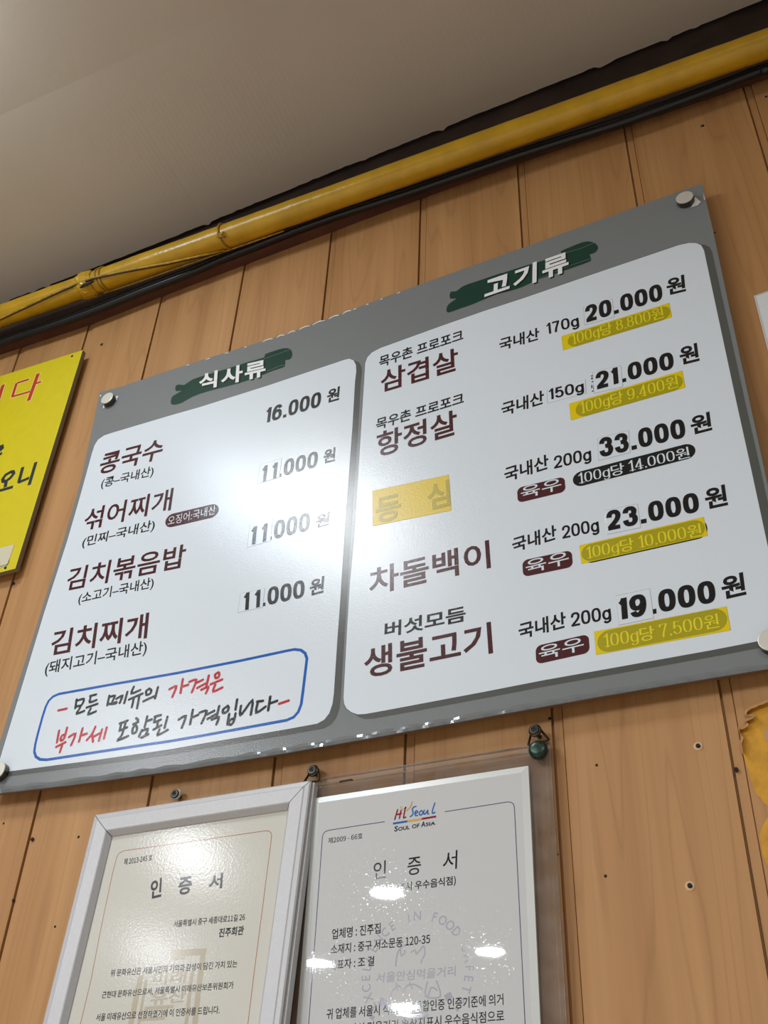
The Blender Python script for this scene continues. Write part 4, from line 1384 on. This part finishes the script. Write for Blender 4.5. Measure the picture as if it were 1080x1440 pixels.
# ================================================================== screws and wire hangers
def screw(name, u, v, d, label, group=None, collar='steel_dark', r=0.0050):
    c = Plane(d).on(u, v)
    root = thing(name, label, 'screw', (c.x, 0.0, c.z), group)
    c = Vector((c.x, -d, c.z))
    MB().lathe(Vector((c.x, 0.004, c.z)), (0, -1, 0), [(0.0022, 0), (0.0022, d)], 14).build('shank', 'screw_black', root)
    MB().lathe(c + Vector((0, 0.003, 0)), (0, -1, 0), [(r * 1.15, -0.001), (r * 1.22, 0.0006), (r * 1.05, 0.0018)], 24).build('washer', collar, root, True)
    MB().lathe(c + Vector((0, 0.001, 0)), (0, -1, 0), [(r * 0.95, 0), (r, 0.001), (r * 0.85, 0.0018), (r * 0.5, 0.0019), (r * 0.46, 0.0008)], 24).build('screw_head', 'screw_black', root)
    mb = MB()
    for k in range(2):
        a = 0.5 + k * math.pi / 2
        dx, dz = math.cos(a), math.sin(a)
        q = c + Vector((0, -0.0011, 0))
        mb.ribbon([q + Vector((dx, 0, dz)) * r * 0.55, q - Vector((dx, 0, dz)) * r * 0.55], r * 0.26, (0, -1, 0), round_ends=False)
    mb.build('cross_slot', 'screw_recess', root)
    return c


s1 = screw('wall_screw', 245.6, 1116, 0.010, 'black cross head screw with a pale washer above the silver frame', None, 'washer_white')
s2 = screw('wall_screw', 438.6, 1082.5, 0.012, 'black cross head screw where the silver frame meets the acrylic sheet')
s3 = screw('wall_screw', 751, 1025.6, 0.016, 'black cross head screw above the green bolt of the acrylic sheet')


def hanger(c, pts, label):
    tag(MB().tube(pts, 0.0011, 8).build('wire_hanger', 'brass_hook', None, True), label, 'hanger')


a, b = Plane(AD1 + .004).on(742, 1046), Plane(AD1 + .004).on(771, 1039)
hanger(s3, [s3 + Vector((-.004, .006, .002)), a + Vector((0, .002, 0)), a + Vector((0.0012, .001, -.0010)), b + Vector((-0.0012, .001, -.0010)), b + Vector((0, .002, 0)), s3 + Vector((.004, .006, .002)), s3 + Vector((0, .006, .006)), s3 + Vector((-.004, .006, .002))], 'bent brass wire triangle holding the acrylic sheet on its screw')
a, b = Plane(AD1 + .003).on(428, 1099), Plane(AD1 + .003).on(448, 1096.5)
hanger(s2, [s2 + Vector((-.004, .006, .002)), a, a + Vector((0.0012, 0, -.001)), b + Vector((-0.0012, 0, -.001)), b, s2 + Vector((.004, .006, .002)), s2 + Vector((0, .006, .006)), s2 + Vector((-.004, .006, .002))], 'bent brass wire triangle behind the corner of the silver frame')

# ================================================================== white notice cut off at the right
NP = Plane(0.005)
n0, n1 = NP.on(1063.2, 416.8), NP.on(1083, 505)
top_dir = (NP.on(1080, 411) - n0).normalized()
nx1 = n0.x + 0.25
nzb = H + 0.80
notice = thing('white_notice', 'plain white notice sheet in a clear holder, mostly cut off', 'notice', ((n0.x + nx1) / 2, -0.005, nzb))
tzr = n0.z + top_dir.z / top_dir.x * 0.25
hold = [Vector((n0.x - 0.0022, -0.003, n0.z + 0.0042)), Vector((n0.x - 0.0022, -0.003, nzb)), Vector((nx1, -0.003, nzb)), Vector((nx1, -0.003, tzr + 0.0042))]
MB().prism(hold, Vector((0, 0.0028, 0))).build('notice_holder', 'notice_rim', notice)
shp = [Vector((n0.x, -0.005, n0.z)), Vector((n0.x, -0.005, nzb + 0.004)), Vector((nx1 - 0.004, -0.005, nzb + 0.004)), Vector((nx1 - 0.004, -0.005, tzr))]
MB().prism(shp, Vector((0, 0.0018, 0))).build('notice_sheet', 'notice_white', notice)
